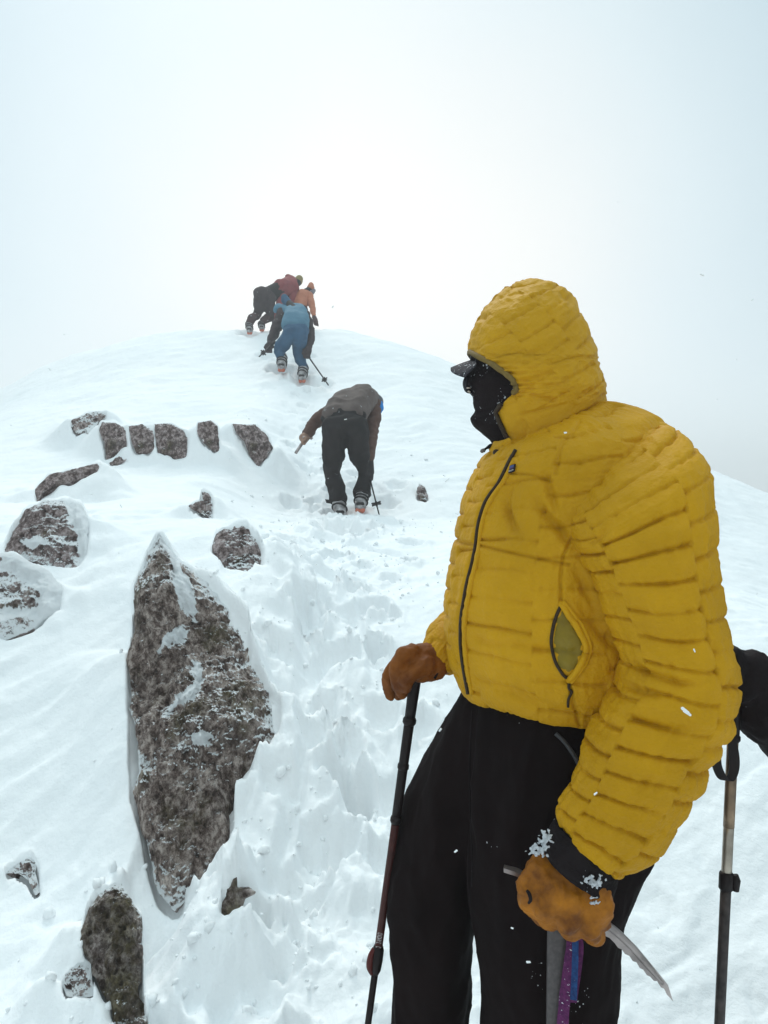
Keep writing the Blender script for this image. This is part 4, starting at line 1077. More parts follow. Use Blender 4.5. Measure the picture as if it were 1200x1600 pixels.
blob('jacket', chain([(gx - .14, gy, g0 + 1.36, .12), (gx + .14, gy, g0 + 1.36, .12)]) + chain([(gx - .06, gy, g0 + 1.3, .155), (gx - .05, gy, g0 + .92, .16)]) + chain([(gx + .06, gy, g0 + 1.3, .155), (gx + .05, gy, g0 + .92, .16)])
     + chain([(gx, gy, g0 + 1.4, .10), (gx, gy, g0 + 1.52, .085)]) + chain([(*sh[:3], .088), (*arm[2][:3], .074), (*arm[1][:3], .057)]) + chain([(gx + .18, gy, g0 + 1.40, .088), (gx + .26, gy - .02, g0 + 1.12, .074), (gx + .22, gy - .16, g0 + .92, .055)]),
     M_black2, other, voxel=.009, smooth=3, folds=cloth_folds(.010, 12, (1, 1, 1), 8))
gs = [capsule(P(1150, 1046, 1.34), P(1170, 1058, 1.34), .041, .049), capsule(P(1170, 1058, 1.34), P(1200, 1102, 1.35), .049, .056), capsule(P(1196, 1096, 1.35), P(1206, 1112, 1.35), .062, .060)]
for i, (a, b, c) in enumerate([((1150, 1030, 1.315), (1142, 1058, 1.305), (1152, 1084, 1.318)), ((1152, 1036, 1.33), (1137, 1060, 1.33), (1143, 1086, 1.335)), ((1154, 1040, 1.35), (1139, 1066, 1.355), (1147, 1088, 1.35)), ((1158, 1046, 1.37), (1146, 1072, 1.375), (1153, 1090, 1.365)), ((1168, 1076, 1.305), (1158, 1088, 1.30), (1150, 1092, 1.31))]):
    gs += [capsule(P(*a), P(*b), .020, .0165), capsule(P(*b), P(*c), .0165, .013)]
og = blob('glove', gs, M_black2, other, voxel=.0055, smooth=3, folds=cloth_folds(.007, 26, (1, 1, 1), 5))
og['label'] = 'black insulated glove gripping the silver pole'
blob('trousers', chain([(gx - .07, gy, g0 + .96, .15), (gx + .07, gy, g0 + .96, .15)]) + chain([(gx - .09, gy, g0 + .9, .13), (gx - .11, gy - .03, g0 + .5, .10), (gx - .12, gy, g0 + .12, .095)]) + chain([(gx + .09, gy, g0 + .9, .13), (gx + .11, gy - .03, g0 + .5, .10), (gx + .12, gy, g0 + .12, .095)]), M_black, other, voxel=.014, smooth=3, folds=cloth_folds(.01, 9, (1, 1, .5), 2))
blob('balaclava', chain([(gx, gy, g0 + 1.5, .082), (gx, gy - .02, g0 + 1.62, .108), (gx, gy - .01, g0 + 1.69, .112)]) + [capsule((gx, gy - .10, g0 + 1.62), (gx, gy - .125, g0 + 1.60), .02, .016)], M_mask, other, voxel=.01, smooth=4)
for s in (-1, 1): boot_of('boot', (gx + .12 * s, gy, g0 + .10), (-.5, -.85, 0), M_boot, other)

def L2(py): return P(1150 - (py - 1050) * .047, py, 1.335)
e2 = 1600
while L2(e2)[2] > zground(*L2(e2)[:2]) and e2 < 3000: e2 += 6
pole2 = empty('trekking_pole', L2(e2), 'silver trekking pole with a black wrist strap and black lock, gripped by the black glove', 'trekking pole', 'trekking poles')
shaft_between('grip', L2(1036), L2(1152), .0125, .0105, M_pole_black, pole2)
tube('grip_collar', [L2(1146), L2(1150), L2(1156), L2(1160)], [.009, .0125, .0125, .009], M_pole_black, pole2, m=16)
M_pole_worn = plain('pole_worn_bronze', (.27, .185, .12), rough=.4, metal=.5, var=.5, scale=22)
shaft_between('upper_shaft', L2(1150), L2(1292), .0095, .0093, M_pole_worn, pole2)
shaft_between('middle_shaft', L2(1290), L2(1372), .0088, .0088, M_pole_silver, pole2)
tube('lock', [L2(1362), L2(1365), L2(1388), L2(1391)], [.0095, .0122, .0122, .0095], M_pole_black, pole2, m=16)
tube('lock_lever', [L2(1366) + np.array([.013, -.004, 0]), L2(1374) + np.array([.016, -.004, 0]), L2(1390) + np.array([.015, -.004, 0])], [.006, .007, .006], M_pole_black, pole2, m=10)
shaft_between('lower_shaft', L2(1385), L2(e2 + 30), .0090, .0078, plain('pole_dark_worn', (.05, .040, .038), rough=.45, var=.5, scale=60), pole2)
ribbon('wrist_strap', [P(1140, 1092, 1.33), P(1131, 1130, 1.322), P(1121, 1160, 1.318), P(1119, 1190, 1.316), P(1128, 1214, 1.318), P(1139, 1219, 1.32), P(1147, 1203, 1.318), P(1147, 1180, 1.316), P(1143, 1150, 1.316), P(1140, 1110, 1.322)], (.93, -.36, 0), .0165, .003, M_pole_black, pole2)
tube('strap_buckle', [P(1128, 1148, 1.314), P(1134, 1138, 1.314), P(1139, 1128, 1.316)], [.008, .010, .007], M_pole_black, pole2, m=10, flat=.5)

# ------------------------------------------------------------------ climbers
def slab(rows, n=4):
    out = []
    for (a, b), (c, e) in zip(rows[:-1], rows[1:]):
        for t in np.linspace(0, 1, n + 1):
            l = np.array(a) * (1 - t) + np.array(c) * t; r = np.array(b) * (1 - t) + np.array(e) * t
            out += PC(tuple(l), tuple(r))
    return out
def pxr(px, py, d, r): return (*P(px, py, d), r * d / F)
def PC(*pts): return chain([pxr(*p) for p in pts])
M_bootshell = fabric('boot_shell_grey', (.10, .09, .09), (.52, .50, .50), rough=.5, scale=18, bump=.2)
M_bootdark = plain('boot_dark', (.025, .02, .02), rough=.6)
M_sole = fabric('boot_sole_orange', (.42, .10, .055), (.62, .22, .15), rough=.7, scale=40)
def ski_boot(parent, top, heel, toe, r, seed=0, gaiter=None):
    """Stiff boot kicked into the slope, seen from behind: shell, cuff, straps with buckles and an orange heel sole."""
    top, heel, toe = (np.array(P(*q)) for q in (top, heel, toe))
    rm = r * heel[1] / F
    b = blob('boot', [capsule(top, heel + (top - heel) * .25, rm * 1.0, rm * .95), capsule(heel, heel + (top - heel) * .5, rm * .9, rm * .95), capsule(heel + np.array([0, .02, -.02]), toe, rm * .88, rm * .72), capsule((top + heel) / 2, (heel + toe) / 2, rm * .9, rm * .8)], M_bootshell, parent, voxel=.009, smooth=2)
    ax = (heel - top); Ln = np.linalg.norm(ax); ax /= Ln
    sd = np.array([1.0, 0, 0]); fw = np.cross(ax, sd); fw /= np.linalg.norm(fw)
    for k, t in enumerate((.12, .42, .72)):
        c = top + ax * Ln * t; th = np.linspace(0, 2 * np.pi, 24)
        ring = c + (np.cos(th)[:, None] * sd + np.sin(th)[:, None] * fw) * rm * 1.04 + ax * (.012 * np.sin(th + k))[:, None]
        tube('strap', ring, .0085, M_bootdark, b, m=6)
        side = sd * (1 if k % 2 else -1)
        bp = c + side * rm * .75 + np.array([0, -rm * .85, 0])
        tube('buckle', [bp, bp + np.array([.0, -.004, -.012]), bp + np.array([-side[0] * .03, -.006, -.02])], [.007, .011, .006], M_metal, b, m=6)
    dn = np.cross(toe - heel, sd); dn /= np.linalg.norm(dn)
    if dn[2] > 0: dn = -dn
    so = heel + dn * rm * .75
    blob('sole', [capsule(so - (toe - heel) * .12 - sd * rm * .35, so + (toe - heel) * .9 - sd * rm * .25, rm * .42, rm * .34), capsule(so - (toe - heel) * .12 + sd * rm * .35, so + (toe - heel) * .9 + sd * rm * .25, rm * .42, rm * .34)], M_sole, b, voxel=.007, smooth=1)
    # heel cup of the shell in dark rubber
    blob('heel_pad', [capsule(heel + np.array([-rm * .35, -rm * .62, .01]), heel + np.array([rm * .35, -rm * .62, .01]), rm * .30, rm * .30)], M_bootdark, b, voxel=.006, smooth=1)
    return b

def ski_pole(label, hand, tip, r=.0075, mat=None, group='trekking poles', over=.12, star=6):
    A, B = np.array(P(*hand)), np.array(P(*tip)); t = (B - A) / np.linalg.norm(B - A)
    root = empty('ski_pole', B, label, 'ski pole', group)
    m_ = mat or M_pole_black
    shaft_between('shaft', A, B + t * over, r, r * .8, m_, root, m=10)
    tube('grip', [A - t * .10, A - t * .06, A + t * .03], [r * 1.6, r * 2.0, r * 1.6], m_, root, m=10)
    u = np.cross(t, [0, 0, 1.0]); u /= np.linalg.norm(u); w = np.cross(t, u)
    rr = .05; th = np.linspace(0, 2 * np.pi, 6 * star, endpoint=False)
    rad = rr * (.72 + .28 * np.cos(th * star))
    plate('basket', B + rad[:, None] * (np.cos(th)[:, None] * u + np.sin(th)[:, None] * w), .012, m_, root, t)
    return root

# climber in the brown jacket, bent double on the slope
d0 = 6.9
def gp(px, py): h = hit(T_bvh, px, py); return h[0] if h else ground_at(px, py)
c1 = empty('person', gp(545, 806), 'climber in a brown jacket and black trousers bent double, lowest of the four climbers', 'person', 'people on the slope')
M_brown = fabric('brown_grey_shell', (.085, .062, .056), (.145, .112, .10), rough=.8, scale=8, bump=.3, bscale=120, flecks=.42, fleck_scale=60)
M_brown2 = fabric('rust_brown_sleeve', (.075, .036, .026), (.115, .060, .045), rough=.8, scale=8, bump=.3, bscale=120)
M_blackc = fabric('black_climbing_trousers', (.008, .005, .005), (.018, .012, .012), rough=.85, scale=6, bump=.2, bscale=120, flecks=.455, fleck_scale=45)
legs1 = PC((521, 668, 6.85, 19), (555, 668, 6.85, 19.5)) + PC((521, 652, 6.95, 17.5), (556, 652, 6.95, 17.5)) + PC((522, 676, 6.82, 19), (521, 712, 6.88, 17), (520, 738, 6.95, 13.5), (525, 760, 6.92, 13.5), (527, 776, 6.9, 14.5)) \
    + PC((557, 676, 6.85, 18.5), (562, 712, 6.92, 15), (568, 736, 7.0, 12.5), (567, 755, 6.98, 12.5), (566, 770, 6.96, 13.5))
jk1 = slab([((520, 648, 6.96, 17), (557, 645, 6.96, 18)), ((527, 637, 7.05, 18), (562, 633, 7.05, 20)), ((537, 627, 7.14, 18), (569, 623, 7.15, 20)), ((548, 619, 7.25, 14), (575, 622, 7.28, 17)), ((560, 612, 7.34, 11), (576, 617, 7.36, 12))])
arm1L = PC((524, 640, 7.15, 13), (503, 650, 7.18, 10.5), (488, 666, 7.13, 9.5), (482, 677, 7.1, 9.5))
arm1R = PC((582, 630, 7.25, 13), (584, 655, 7.15, 11), (579, 688, 7.05, 9.5), (577, 715, 7.0, 8))
hd1 = PC((580, 622, 7.32, 12), (587, 628, 7.34, 12.5))
blob('body', [c for c in PC((538, 668, 6.9, 17), (545, 640, 7.02, 16), (566, 622, 7.25, 14), (584, 627, 7.33, 11)) + PC((522, 676, 6.86, 14), (521, 738, 6.96, 10), (527, 790, 6.92, 8)) + PC((557, 676, 6.88, 14), (568, 736, 7.0, 9), (565, 785, 6.97, 7)) + PC((560, 626, 7.2, 10), (503, 650, 7.18, 7), (482, 677, 7.1, 6)) + PC((572, 628, 7.25, 9), (584, 655, 7.15, 7), (577, 715, 7.0, 6))], M_blackc, c1, voxel=.025, smooth=2)
blob('trousers', legs1, M_blackc, c1, voxel=.015, smooth=3, folds=cloth_folds(.030, 6.5, (1, 1, .8), 4))
j1 = blob('jacket', jk1, M_brown, c1, voxel=.014, smooth=3, folds=cloth_folds(.018, 6, (.8, 1, 1.0), 6))
for a_ in (arm1L, arm1R):
    s_ = blob('sleeve', a_, M_brown2, c1, voxel=.013, smooth=3, folds=cloth_folds(.018, 9, (1, 1, 1.4), 3)); s_.parent = j1
blob('hood', PC((558, 606, 7.36, 6), (573, 608, 7.38, 8.5)), M_brown, c1, voxel=.012, smooth=2).parent = j1
blob('helmet', hd1, plain('helmet_grey', (.10, .10, .11), rough=.5), c1, voxel=.012, smooth=3)
blob('goggles', PC((594, 630, 7.30, 4.5), (595, 638, 7.28, 5.0), (592, 644, 7.27, 4.2)), plain('goggle_blue', (.005, .22, .62), rough=.18, var=.1), c1, voxel=.008, smooth=2)
fing = PC((480, 680, 7.1, 7.5), (474, 684, 7.06, 7))
for k in range(4): fing += PC((475 + k * .8, 681 + k * 2.2, 7.06 - k * .02, 3.3), (470.5 + k * .9, 685 + k * 2.3, 7.03 - k * .02, 2.7), (472.5 + k, 689 + k * 1.5, 7.05 - k * .02, 2.3))
fing += PC((480, 686, 7.03, 3.3), (476, 692, 7.02, 2.6))
blob('glove', fing, fabric('tan_climbing_glove', (.20, .11, .075), (.33, .20, .14), scale=30), c1, voxel=.007, smooth=2)
fing = PC((577, 722, 7.0, 7), (578, 738, 6.99, 7))
for k in range(4): fing += PC((575 + k * 2, 738, 6.98, 3.2), (575 + k * 2, 745, 6.95, 2.7), (577 + k * 1.4, 749, 6.97, 2.3))
fing += PC((573, 732, 6.97, 3.2), (572, 742, 6.94, 2.6))
blob('glove', fing, M_bootdark, c1, voxel=.008, smooth=2)
ski_boot(c1, (527, 774, 6.93), (532, 802, 6.80), (533, 792, 7.06), 10.8, 1)
ski_boot(c1, (566, 770, 6.96), (563, 789, 6.86), (566, 782, 7.10), 10.2, 2)
plate('boot_tab', [P(516, 781, 6.86), P(508, 780, 6.86), P(510, 786, 6.86), P(517, 787, 6.86)], .012, M_bootdark, c1)
A1 = P(484, 678, 7.06)
ax1 = empty('ice_axe', P(466, 702, 6.98), 'short ice axe pushed into the snow by the brown-jacketed climber', 'ice axe')
shaft_between('shaft', P(478, 684, 7.04), P(462, 708, 6.95), .016, .014, M_metal, ax1, m=10)
plate('head', [P(473, 682, 7.00), P(481, 680, 7.06), P(489, 684, 7.12), P(486, 687, 7.12), P(480, 684, 7.06), P(473, 686, 7.0)], .012, M_metal, ax1)
ski_pole('ski pole trailing beside the brown-jacketed climber\'s right boot', (578, 748, 6.97), (588, 787, 6.86))

# climber all in blue
M_blue = fabric('blue_trousers', (.026, .080, .15), (.038, .112, .20), rough=.8, scale=8, bump=.3, bscale=90)
M_lblue = fabric('light_blue_jacket', (.060, .165, .245), (.095, .215, .30), rough=.8, scale=8, bump=.3, bscale=90, flecks=.44, fleck_scale=45)
M_darkslv = fabric('dark_sleeve', (.030, .018, .020), (.055, .038, .040), rough=.85, scale=9, bump=.3, bscale=90, flecks=.44, fleck_scale=45)
c2 = empty('person', gp(456, 588), 'climber in light blue jacket and bright blue trousers with a ski pole in each hand', 'person', 'people on the slope')
legs2 = PC((453, 517, 10.9, 12), (471, 517, 10.9, 12)) + PC((451, 522, 10.85, 12), (443, 537, 10.9, 10.5), (434.5, 547, 10.95, 8.5), (438, 557, 10.9, 7.5)) + PC((471, 523, 10.85, 11.5), (468, 540, 10.95, 10), (467.5, 552, 11.0, 9), (471, 564, 10.98, 8.5), (474, 573, 10.95, 7.5))
jk2 = slab([((452, 508, 10.95, 12), (471, 508, 10.95, 12)), ((453, 498, 11.05, 11.5), (471, 499, 11.05, 12)), ((455, 489, 11.2, 10.5), (470, 490, 11.2, 11.5)), ((458, 482, 11.3, 8), (468, 483, 11.3, 8.5))])
blob('body', PC((461, 518, 10.92, 13), (462, 490, 11.2, 11), (452, 474, 11.4, 6), (447, 472, 11.45, 4)) + PC((452, 520, 10.9, 9), (435, 547, 10.95, 6), (440, 566, 10.92, 5)) + PC((470, 520, 10.9, 9), (468, 552, 11.0, 6), (474, 580, 10.97, 5)) + PC((455, 488, 11.25, 7), (432, 510, 11.15, 5), (422, 540, 10.95, 4)) + PC((474, 490, 11.22, 6), (487, 518, 11.06, 3.5), (482, 550, 10.9, 3.5)), M_blackc, c2, voxel=.03, smooth=2)
blob('trousers', legs2, M_blue, c2, voxel=.018, smooth=3, folds=cloth_folds(.030, 5, (1, 1, .8), 2))
j2 = blob('jacket', jk2 + PC((450, 488, 11.3, 8), (436, 480, 11.45, 7), (433, 484, 11.4, 6.5)), M_lblue, c2, voxel=.018, smooth=3, folds=cloth_folds(.016, 5, (.8, 1, 1.0), 9))
for a_ in (PC((442, 487, 11.35, 8.5), (434, 505, 11.2, 9), (428, 522, 11.1, 7.5), (424, 533, 11.0, 6.5)), PC((479, 492, 11.2, 6.5), (486, 515, 11.06, 6), (486, 530, 11.0, 5.5), (481, 545, 10.92, 5))):
    s_ = blob('sleeve', a_, M_darkslv, c2, voxel=.018, smooth=2, folds=cloth_folds(.025, 6, (1, 1, 1), 1)); s_.parent = j2
blob('hood', PC((453, 477, 11.4, 6.2), (446, 469, 11.45, 7), (444.5, 464.5, 11.45, 5.5)), M_blue, c2, voxel=.015, smooth=2)
for (x, y, d) in ((420.5, 542, 10.92), (480, 551, 10.9)):
    fg = PC((x + 1.5, y - 4, d, 6), (x, y, d - .02, 6.3))
    for k in range(4): fg += PC((x - 4 + 2.4 * k, y + 1, d - .04, 2.6), (x - 4.5 + 2.4 * k, y + 6, d - .06, 2.2), (x - 3 + 2.2 * k, y + 8, d - .02, 1.9))
    fg += PC((x - 4, y - 3, d - .04, 2.5), (x - 7, y + 1, d - .06, 2.0))
    blob('glove', fg, M_darkslv, c2, voxel=.010, smooth=2)
ski_boot(c2, (441, 557, 10.95), (440, 572, 10.80), (444, 567, 11.05), 7.6, 3)
ski_boot(c2, (474.5, 573, 10.98), (472, 589, 10.82), (474, 582, 11.07), 7.4, 4)
ski_pole('ski pole with a star basket slanting down-right from the blue climber\'s right hand', (479, 553, 10.86), (507, 593, 10.6), .011)
ski_pole('ski pole with a star basket under the blue climber\'s left hand', (424, 539, 10.86), (411.5, 551, 10.7), .011)

# climber in red with black trousers, on hands and knees at the crest
M_red = fabric('red_shell', (.20, .040, .045), (.29, .065, .065), rough=.8, scale=7, bump=.3, bscale=90, flecks=.45, fleck_scale=40)
M_olive_hat = fabric('olive_hat', (.22, .17, .07), (.32, .25, .11), rough=.9, scale=12)
M_gaiter = fabric('brown_gaiter', (.045, .022, .022), (.085, .045, .045), rough=.85, scale=12, flecks=.40, fleck_scale=36)
c3 = empty('person', gp(400, 518), 'climber in red jacket and olive hat crouching on all fours at the crest', 'person', 'people on the slope')
legs3 = PC((409, 461, 12.95, 13.5), (419, 463, 13.05, 13.5)) + PC((405, 470, 12.95, 9.5), (405, 484, 13.0, 8), (401, 493, 13.05, 6.5)) + PC((419, 474, 13.05, 10), (424, 490, 13.1, 8), (422, 498, 13.1, 6.5))
blob('body', PC((413, 462, 13.0, 11), (438, 451, 13.2, 12), (455, 446, 13.3, 9), (466, 441, 13.4, 6)) + PC((405, 470, 12.97, 7), (401, 493, 13.05, 5), (390, 503, 12.95, 4)) + PC((419, 474, 13.05, 7), (422, 498, 13.1, 5), (408, 505, 13.0, 4)) + PC((455, 450, 13.3, 6), (455, 472, 13.25, 5), (450, 492, 13.1, 4)) + PC((440, 456, 13.2, 6), (438, 476, 13.1, 5), (434, 500, 13.0, 4)), M_blackc, c3, voxel=.03, smooth=2)
blob('trousers', legs3, M_darkslv, c3, voxel=.02, smooth=3, folds=cloth_folds(.03, 4.5, (1, 1, 1), 5))
j3 = blob('jacket', PC((426, 456, 13.1, 9), (440, 450, 13.2, 14), (456, 449, 13.3, 12.5)) + PC((430, 450, 13.15, 8), (456, 440, 13.35, 9)), M_red, c3, voxel=.02, smooth=3, folds=cloth_folds(.028, 5, (1, 1, 1), 7))
for a_ in (PC((458, 455, 13.3, 8.5), (457, 472, 13.25, 6.5), (452, 490, 13.1, 5.5)), PC((440, 460, 13.2, 8.5), (438, 476, 13.1, 7), (434, 498, 13.0, 6))):
    s_ = blob('sleeve', a_, M_red, c3, voxel=.02, smooth=2, folds=cloth_folds(.022, 6, (1, 1, 1), 2)); s_.parent = j3
blob('hood', PC((450, 433, 13.36, 5), (456, 437, 13.36, 6.5)), M_red, c3, voxel=.016, smooth=2)
blob('hat', PC((466, 439, 13.42, 7.2), (467.5, 436, 13.44, 6.2)), M_olive_hat, c3, voxel=.014, smooth=2)
for pts in (((402, 492, 13.05, 6.8), (394, 498, 12.95, 7), (390, 505, 12.9, 5.5)), ((420, 495, 13.1, 6.5), (412, 500, 13.02, 5.5), (409, 506, 12.97, 5))):
    blob('gaiter', PC(*pts), M_gaiter, c3, voxel=.015, smooth=2, folds=cloth_folds(.02, 8, (1, 1, 1), 4))
ski_boot(c3, (389, 505, 12.92), (390, 516, 12.80), (392, 511, 13.02), 5.4, 5)
ski_boot(c3, (408, 505, 12.98), (409, 512, 12.86), (411, 508, 13.08), 4.8, 6)

# climber in orange, beyond the blue one
M_orange = fabric('orange_shell', (.42, .15, .085), (.52, .20, .115), rough=.8, scale=7, bump=.3, bscale=90)
c4 = empty('person', gp(466, 516) + np.array([0, .25, 0]), 'climber in orange jacket and orange hat with one arm reaching down at the crest', 'person', 'people on the slope')
z4 = zground(P(466, 516, 13.35)[0], 13.35)
ft = P(466, 516, 13.35); ft[2] = z4
blob('body', PC((470, 486, 13.2, 8), (474, 462, 13.3, 9), (485, 452, 13.38, 5.5)) + [capsule(P(468, 488, 13.2), ft + np.array([-.06, 0, .1]), .07, .05), capsule(P(472, 488, 13.2), ft + np.array([.1, .1, .1]), .07, .05)] + PC((482, 464, 13.3, 4.5), (487.5, 482, 13.2, 3.2), (491.5, 496, 13.1, 2.5)) + PC((466, 464, 13.3, 4.5), (460, 482, 13.2, 3.2), (456, 494, 13.1, 2.5)), M_blackc, c4, voxel=.03, smooth=2)
blob('trousers', PC((466, 484, 13.2, 8.5), (473, 484, 13.2, 8.5)) + [capsule(P(466, 488, 13.2), ft + np.array([-.08, 0, .12]), .10, .085), capsule(P(473, 488, 13.2), ft + np.array([.12, .1, .12]), .10, .085)], M_darkslv, c4, voxel=.02, smooth=3)
j4 = blob('jacket', PC((470, 476, 13.2, 10), (473, 464, 13.3, 11.5), (478, 461, 13.32, 9)) + PC((466, 462, 13.3, 7), (480, 464, 13.3, 8)), M_orange, c4, voxel=.02, smooth=3, folds=cloth_folds(.026, 5, (1, 1, 1), 8))
for a_ in (PC((483, 462, 13.3, 6.5), (487.5, 478, 13.2, 5), (490, 492, 13.1, 3.8)), PC((465, 464, 13.3, 6.5), (460, 480, 13.2, 5), (456, 492, 13.1, 3.8))):
    s_ = blob('sleeve', a_, M_orange, c4, voxel=.018, smooth=2, folds=cloth_folds(.018, 6, (1, 1, 1), 2)); s_.parent = j4
blob('hat', PC((485.5, 450, 13.38, 6.3), (486, 445.5, 13.4, 4.5), (486, 442.5, 13.4, 2.0)), M_orange, c4, voxel=.013, smooth=2)
blob('goggles', PC((482, 456, 13.33, 3.0), (488, 457, 13.32, 3.6), (490.5, 454, 13.35, 3.0)), plain('goggle_grey', (.16, .14, .16), rough=.3), c4, voxel=.010, smooth=1)
fg = PC((491, 496, 13.08, 3.6), (493, 500, 13.06, 3.6))
for k in range(4): fg += PC((491 + k * 1.5, 501, 13.05, 1.4), (490.5 + k * 2, 505, 13.04, 1.1), (492 + k * 1.8, 508 + k * .5, 13.05, .9))
fg += PC((490, 499, 13.05, 1.5), (487.5, 502.5, 13.05, 1.1))
blob('glove', fg, M_gaiter, c4, voxel=.010, smooth=1)
for s in (0, 1): boot_of('boot', ft + np.array([-.08 + .2 * s, .1 * s, .10]), (.1, 1, .3), M_bootdark, c4, vox=.016)

# ------------------------------------------------------------------ loose clods kicked out of the bootpack
rk = random.Random(21); prs = []
ico_v = np.array([(0, 0, 1), (.89, 0, .45), (.28, .85, .45), (-.72, .53, .45), (-.72, -.53, .45), (.28, -.85, .45), (.72, .53, -.45), (-.28, .85, -.45), (-.89, 0, -.45), (-.28, -.85, -.45), (.72, -.53, -.45), (0, 0, -1)])
ico_f = [(0, 1, 2), (0, 2, 3), (0, 3, 4), (0, 4, 5), (0, 5, 1), (1, 6, 2), (2, 7, 3), (3, 8, 4), (4, 9, 5), (5, 10, 1), (6, 7, 2), (7, 8, 3), (8, 9, 4), (9, 10, 5), (10, 6, 1), (11, 7, 6), (11, 8, 7), (11, 9, 8), (11, 10, 9), (11, 6, 10)]
for k in range(900):
    d_ = 2.0 * (9.0 / 2.0) ** (rk.random() ** 1.2); x_ = float(np.interp(d_, ROUTE[:, 0], ROUTE[:, 1])) + rk.gauss(0, .26 + .03 * d_)
    r_ = min(.028, .0042 * math.exp(abs(rk.gauss(0, .85))))
    z_ = zground(x_, d_)
    A_ = np.array([[rk.gauss(0, 1) for _ in range(3)] for _ in range(3)]); q_, _r = np.linalg.qr(A_)
    v_ = ico_v * np.array([[rk.uniform(.6, 1.25)] for _ in range(12)]) * np.array([1, rk.uniform(.6, 1), rk.uniform(.5, .9)])
    prs.append((v_ @ q_ * r_ + np.array([x_, d_, z_ + .25 * r_]), ico_f))
V, Fs = join_geo(prs)
tag(mesh('snow_clods', V, Fs, M_snow), kind='stuff')

# ------------------------------------------------------------------ falling snow (uncountable small flakes in the air)
rr = random.Random(11); prs = []
def flake(c, r, el=1.0):
    ax = np.array([rr.uniform(-1, 1), rr.uniform(-.5, .5), rr.uniform(-.8, .5)]); ax /= np.linalg.norm(ax)
    c = np.asarray(c, float)
    for k in range(2): 
        o_ = np.array([rr.uniform(-1, 1), rr.uniform(-1, 1), rr.uniform(-1, 1)]) * r * .5
        prs.append(capsule(c + o_ - ax * r * el, c + o_ + ax * r * el, r * .6, r * .45, 10, 4))
for _ in range(700):
    d = rr.uniform(1.0, 3.6) if rr.random() < .35 else rr.uniform(3.6, 13)
    px, py = rr.uniform(-500, 1700), rr.uniform(-150, 1700)
    c = P(px, py, d)
    if c[2] < zground(c[0], c[1]) + .05 or (py < 620 and rr.random() < .85): continue
    flake(c, rr.uniform(.0008, .0016) * (1 + .16 * d), rr.uniform(.6, 1.9))
for q in [(1073, 1112, .95, .0034), (930, 1240, 1.0, .0016), (1085, 1017, 1.0, .0014), (712, 1330, 1.1, .0016), (826, 1503, 1.0, .0017), (800, 1450, 1.0, .0012), (520, 480, 3, .003), (688, 1140, 1.3, .002)]:
    flake(P(*q[:3]), q[3], 1.2)
V, Fs = join_geo(prs)
tag(mesh('falling_snow', V, Fs, M_snow), kind='stuff')

# ------------------------------------------------------------------ blowing-snow haze, light, sky, camera
hz, nt, b = newmat('haze'); nt.nodes.remove(b)
pv = N(nt, 'ShaderNodeVolumePrincipled'); pv.inputs['Density'].default_value = .0100; pv.inputs['Color'].default_value = (.97, .99, 1.0, 1); pv.inputs['Anisotropy'].default_value = .3
lk(nt, pv.outputs[0], nt.nodes['Material Output'].inputs['Volume'])
tv = np.array([v.co.z for v in terrain.data.vertices]); zlo, zhi = tv.min() - 1.0, 6.2
xx, yy0, yy1 = 96, -96, 96
V = [(-xx, yy0, zlo), (xx, yy0, zlo), (xx, yy1, zlo), (-xx, yy1, zlo), (-xx, yy0, zhi), (xx, yy0, zhi), (xx, yy1, zhi), (-xx, yy1, zhi)]
ho = mesh('haze', V, [(3, 2, 1, 0), (4, 5, 6, 7), (0, 1, 5, 4), (1, 2, 6, 5), (2, 3, 7, 6), (3, 0, 4, 7)], hz, smooth=False)
tag(ho, kind='stuff')

SUN_AZ, SUN_EL = math.radians(-16), math.radians(52)
sl_ = bpy.data.lights.new('sun', 'SUN'); sl_.energy = 1.15; sl_.angle = math.radians(20); sl_.color = (1.0, .95, .88)
so = bpy.data.objects.new('sun', sl_); COL.objects.link(so)
sd = Vector((math.sin(SUN_AZ) * math.cos(SUN_EL), math.cos(SUN_AZ) * math.cos(SUN_EL), math.sin(SUN_EL)))
so.rotation_euler = sd.to_track_quat('Z', 'Y').to_euler()

W = bpy.data.worlds.new('World'); SC.world = W; W.use_nodes = True
nt = W.node_tree; nt.nodes.clear()
out = N(nt, 'ShaderNodeOutputWorld')
sky = N(nt, 'ShaderNodeTexSky'); sky.sky_type = 'NISHITA'; sky.sun_disc = False; sky.sun_elevation = SUN_EL; sky.sun_rotation = SUN_AZ
bg1 = N(nt, 'ShaderNodeBackground', Strength=.05); hs = N(nt, 'ShaderNodeHueSaturation', Saturation=.12); lk(nt, sky.outputs[0], hs.inputs['Color']); lk(nt, hs.outputs[0], bg1.inputs[0])
tc = N(nt, 'ShaderNodeTexCoord')
gd = Vector((0.0, 1.0, .30)).normalized()
dot = N(nt, 'ShaderNodeVectorMath', operation='DOT_PRODUCT'); lk(nt, tc.outputs['Generated'], dot.inputs[0]); dot.inputs[1].default_value = gd
ac = N(nt, 'ShaderNodeMath', operation='ARCCOSINE'); lk(nt, dot.outputs['Value'], ac.inputs[0])
nz = N(nt, 'ShaderNodeTexNoise', Scale=1.6, Detail=4); lk(nt, tc.outputs['Generated'], nz.inputs['Vector'])
na = N(nt, 'ShaderNodeMath', operation='MULTIPLY_ADD'); lk(nt, nz.outputs['Fac'], na.inputs[0]); na.inputs[1].default_value = .22; na.inputs[2].default_value = -.11
a2 = N(nt, 'ShaderNodeMath', operation='ADD'); lk(nt, ac.outputs[0], a2.inputs[0]); lk(nt, na.outputs[0], a2.inputs[1])
dv = N(nt, 'ShaderNodeMath', operation='DIVIDE'); lk(nt, a2.outputs[0], dv.inputs[0]); dv.inputs[1].default_value = math.pi
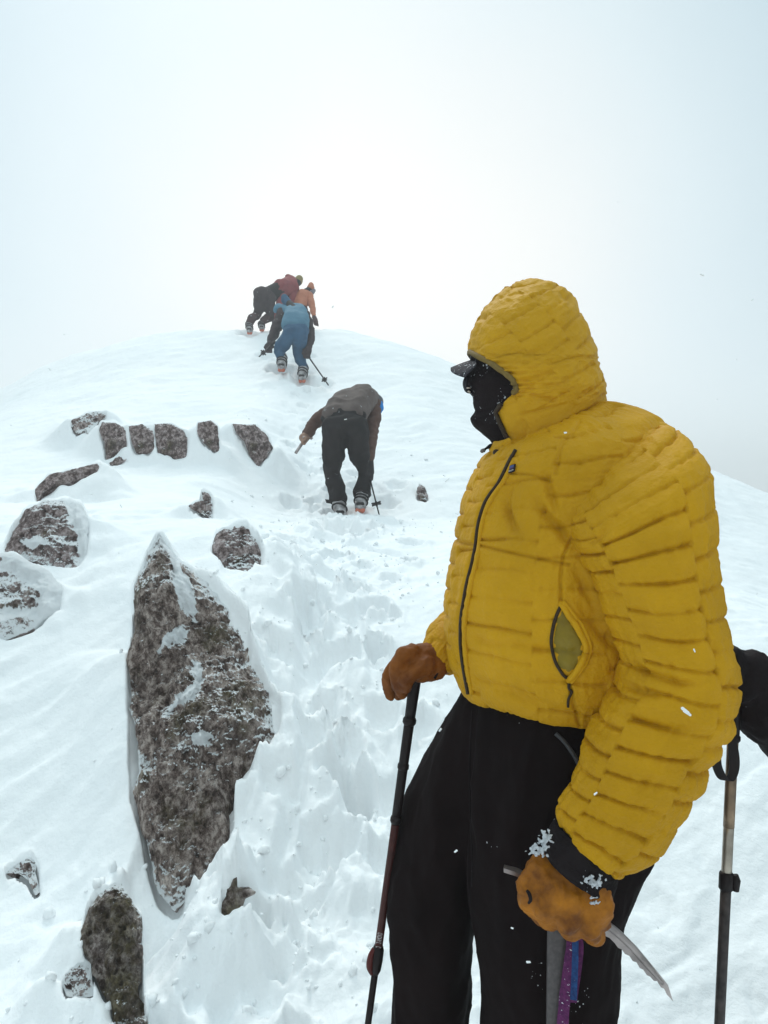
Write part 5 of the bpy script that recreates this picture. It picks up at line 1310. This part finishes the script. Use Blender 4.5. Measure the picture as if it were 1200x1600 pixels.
rp = ramp(nt, dv.outputs[0], [(0.0, (.83, .82, .765)), (.06, (.775, .785, .755)), (.125, (.55, .67, .71)), (.21, (.225, .425, .525)), (.5, (.45, .60, .645)), (1.0, (.54, .63, .66))])
sx0 = N(nt, 'ShaderNodeSeparateXYZ'); lk(nt, tc.outputs['Generated'], sx0.inputs[0])
hb = N(nt, 'ShaderNodeMapRange'); hb.interpolation_type = 'SMOOTHSTEP'; lk(nt, sx0.outputs[2], hb.inputs[0]); hb.inputs[1].default_value = .30; hb.inputs[2].default_value = -.02; hb.inputs[3].default_value = 0; hb.inputs[4].default_value = .85
mist = mixc(nt, hb.outputs[0], rp.outputs[0], (.675, .785, .81))      # mist lying on the ridge
bg2 = N(nt, 'ShaderNodeBackground', Strength=.92); lk(nt, mist, bg2.inputs[0])
sxyz = N(nt, 'ShaderNodeSeparateXYZ'); lk(nt, tc.outputs['Generated'], sxyz.inputs[0])
zr = N(nt, 'ShaderNodeMapRange'); lk(nt, sxyz.outputs[2], zr.inputs[0]); zr.inputs[1].default_value = .58; zr.inputs[2].default_value = .9; zr.inputs[3].default_value = 0; zr.inputs[4].default_value = .70
bg3 = N(nt, 'ShaderNodeBackground'); bg3.inputs[0].default_value = (.84, .98, 1.0, 1); lk(nt, zr.outputs[0], bg3.inputs[1])      # the thin cloud overhead is brightest
ad0 = N(nt, 'ShaderNodeAddShader'); lk(nt, bg2.outputs[0], ad0.inputs[0]); lk(nt, bg3.outputs[0], ad0.inputs[1]); bg2 = ad0
ads = N(nt, 'ShaderNodeAddShader'); lk(nt, bg1.outputs[0], ads.inputs[0]); lk(nt, bg2.outputs[0], ads.inputs[1]); lk(nt, ads.outputs[0], out.inputs[0])

cam = bpy.data.cameras.new('camera'); co = bpy.data.objects.new('camera', cam); COL.objects.link(co)
cam.sensor_fit = 'VERTICAL'; cam.sensor_height = 24.0; cam.lens = 24.0 * F / 1600.0
cam.clip_start = .02; cam.clip_end = 400
co.location = (0, 0, 0); co.rotation_euler = (math.pi / 2, 0, 0)
SC.camera = co
SC.view_settings.view_transform = 'Standard'; SC.view_settings.look = 'None'; SC.view_settings.exposure = 0; SC.view_settings.gamma = 1
try: SC.cycles.use_denoising = True
except Exception: pass
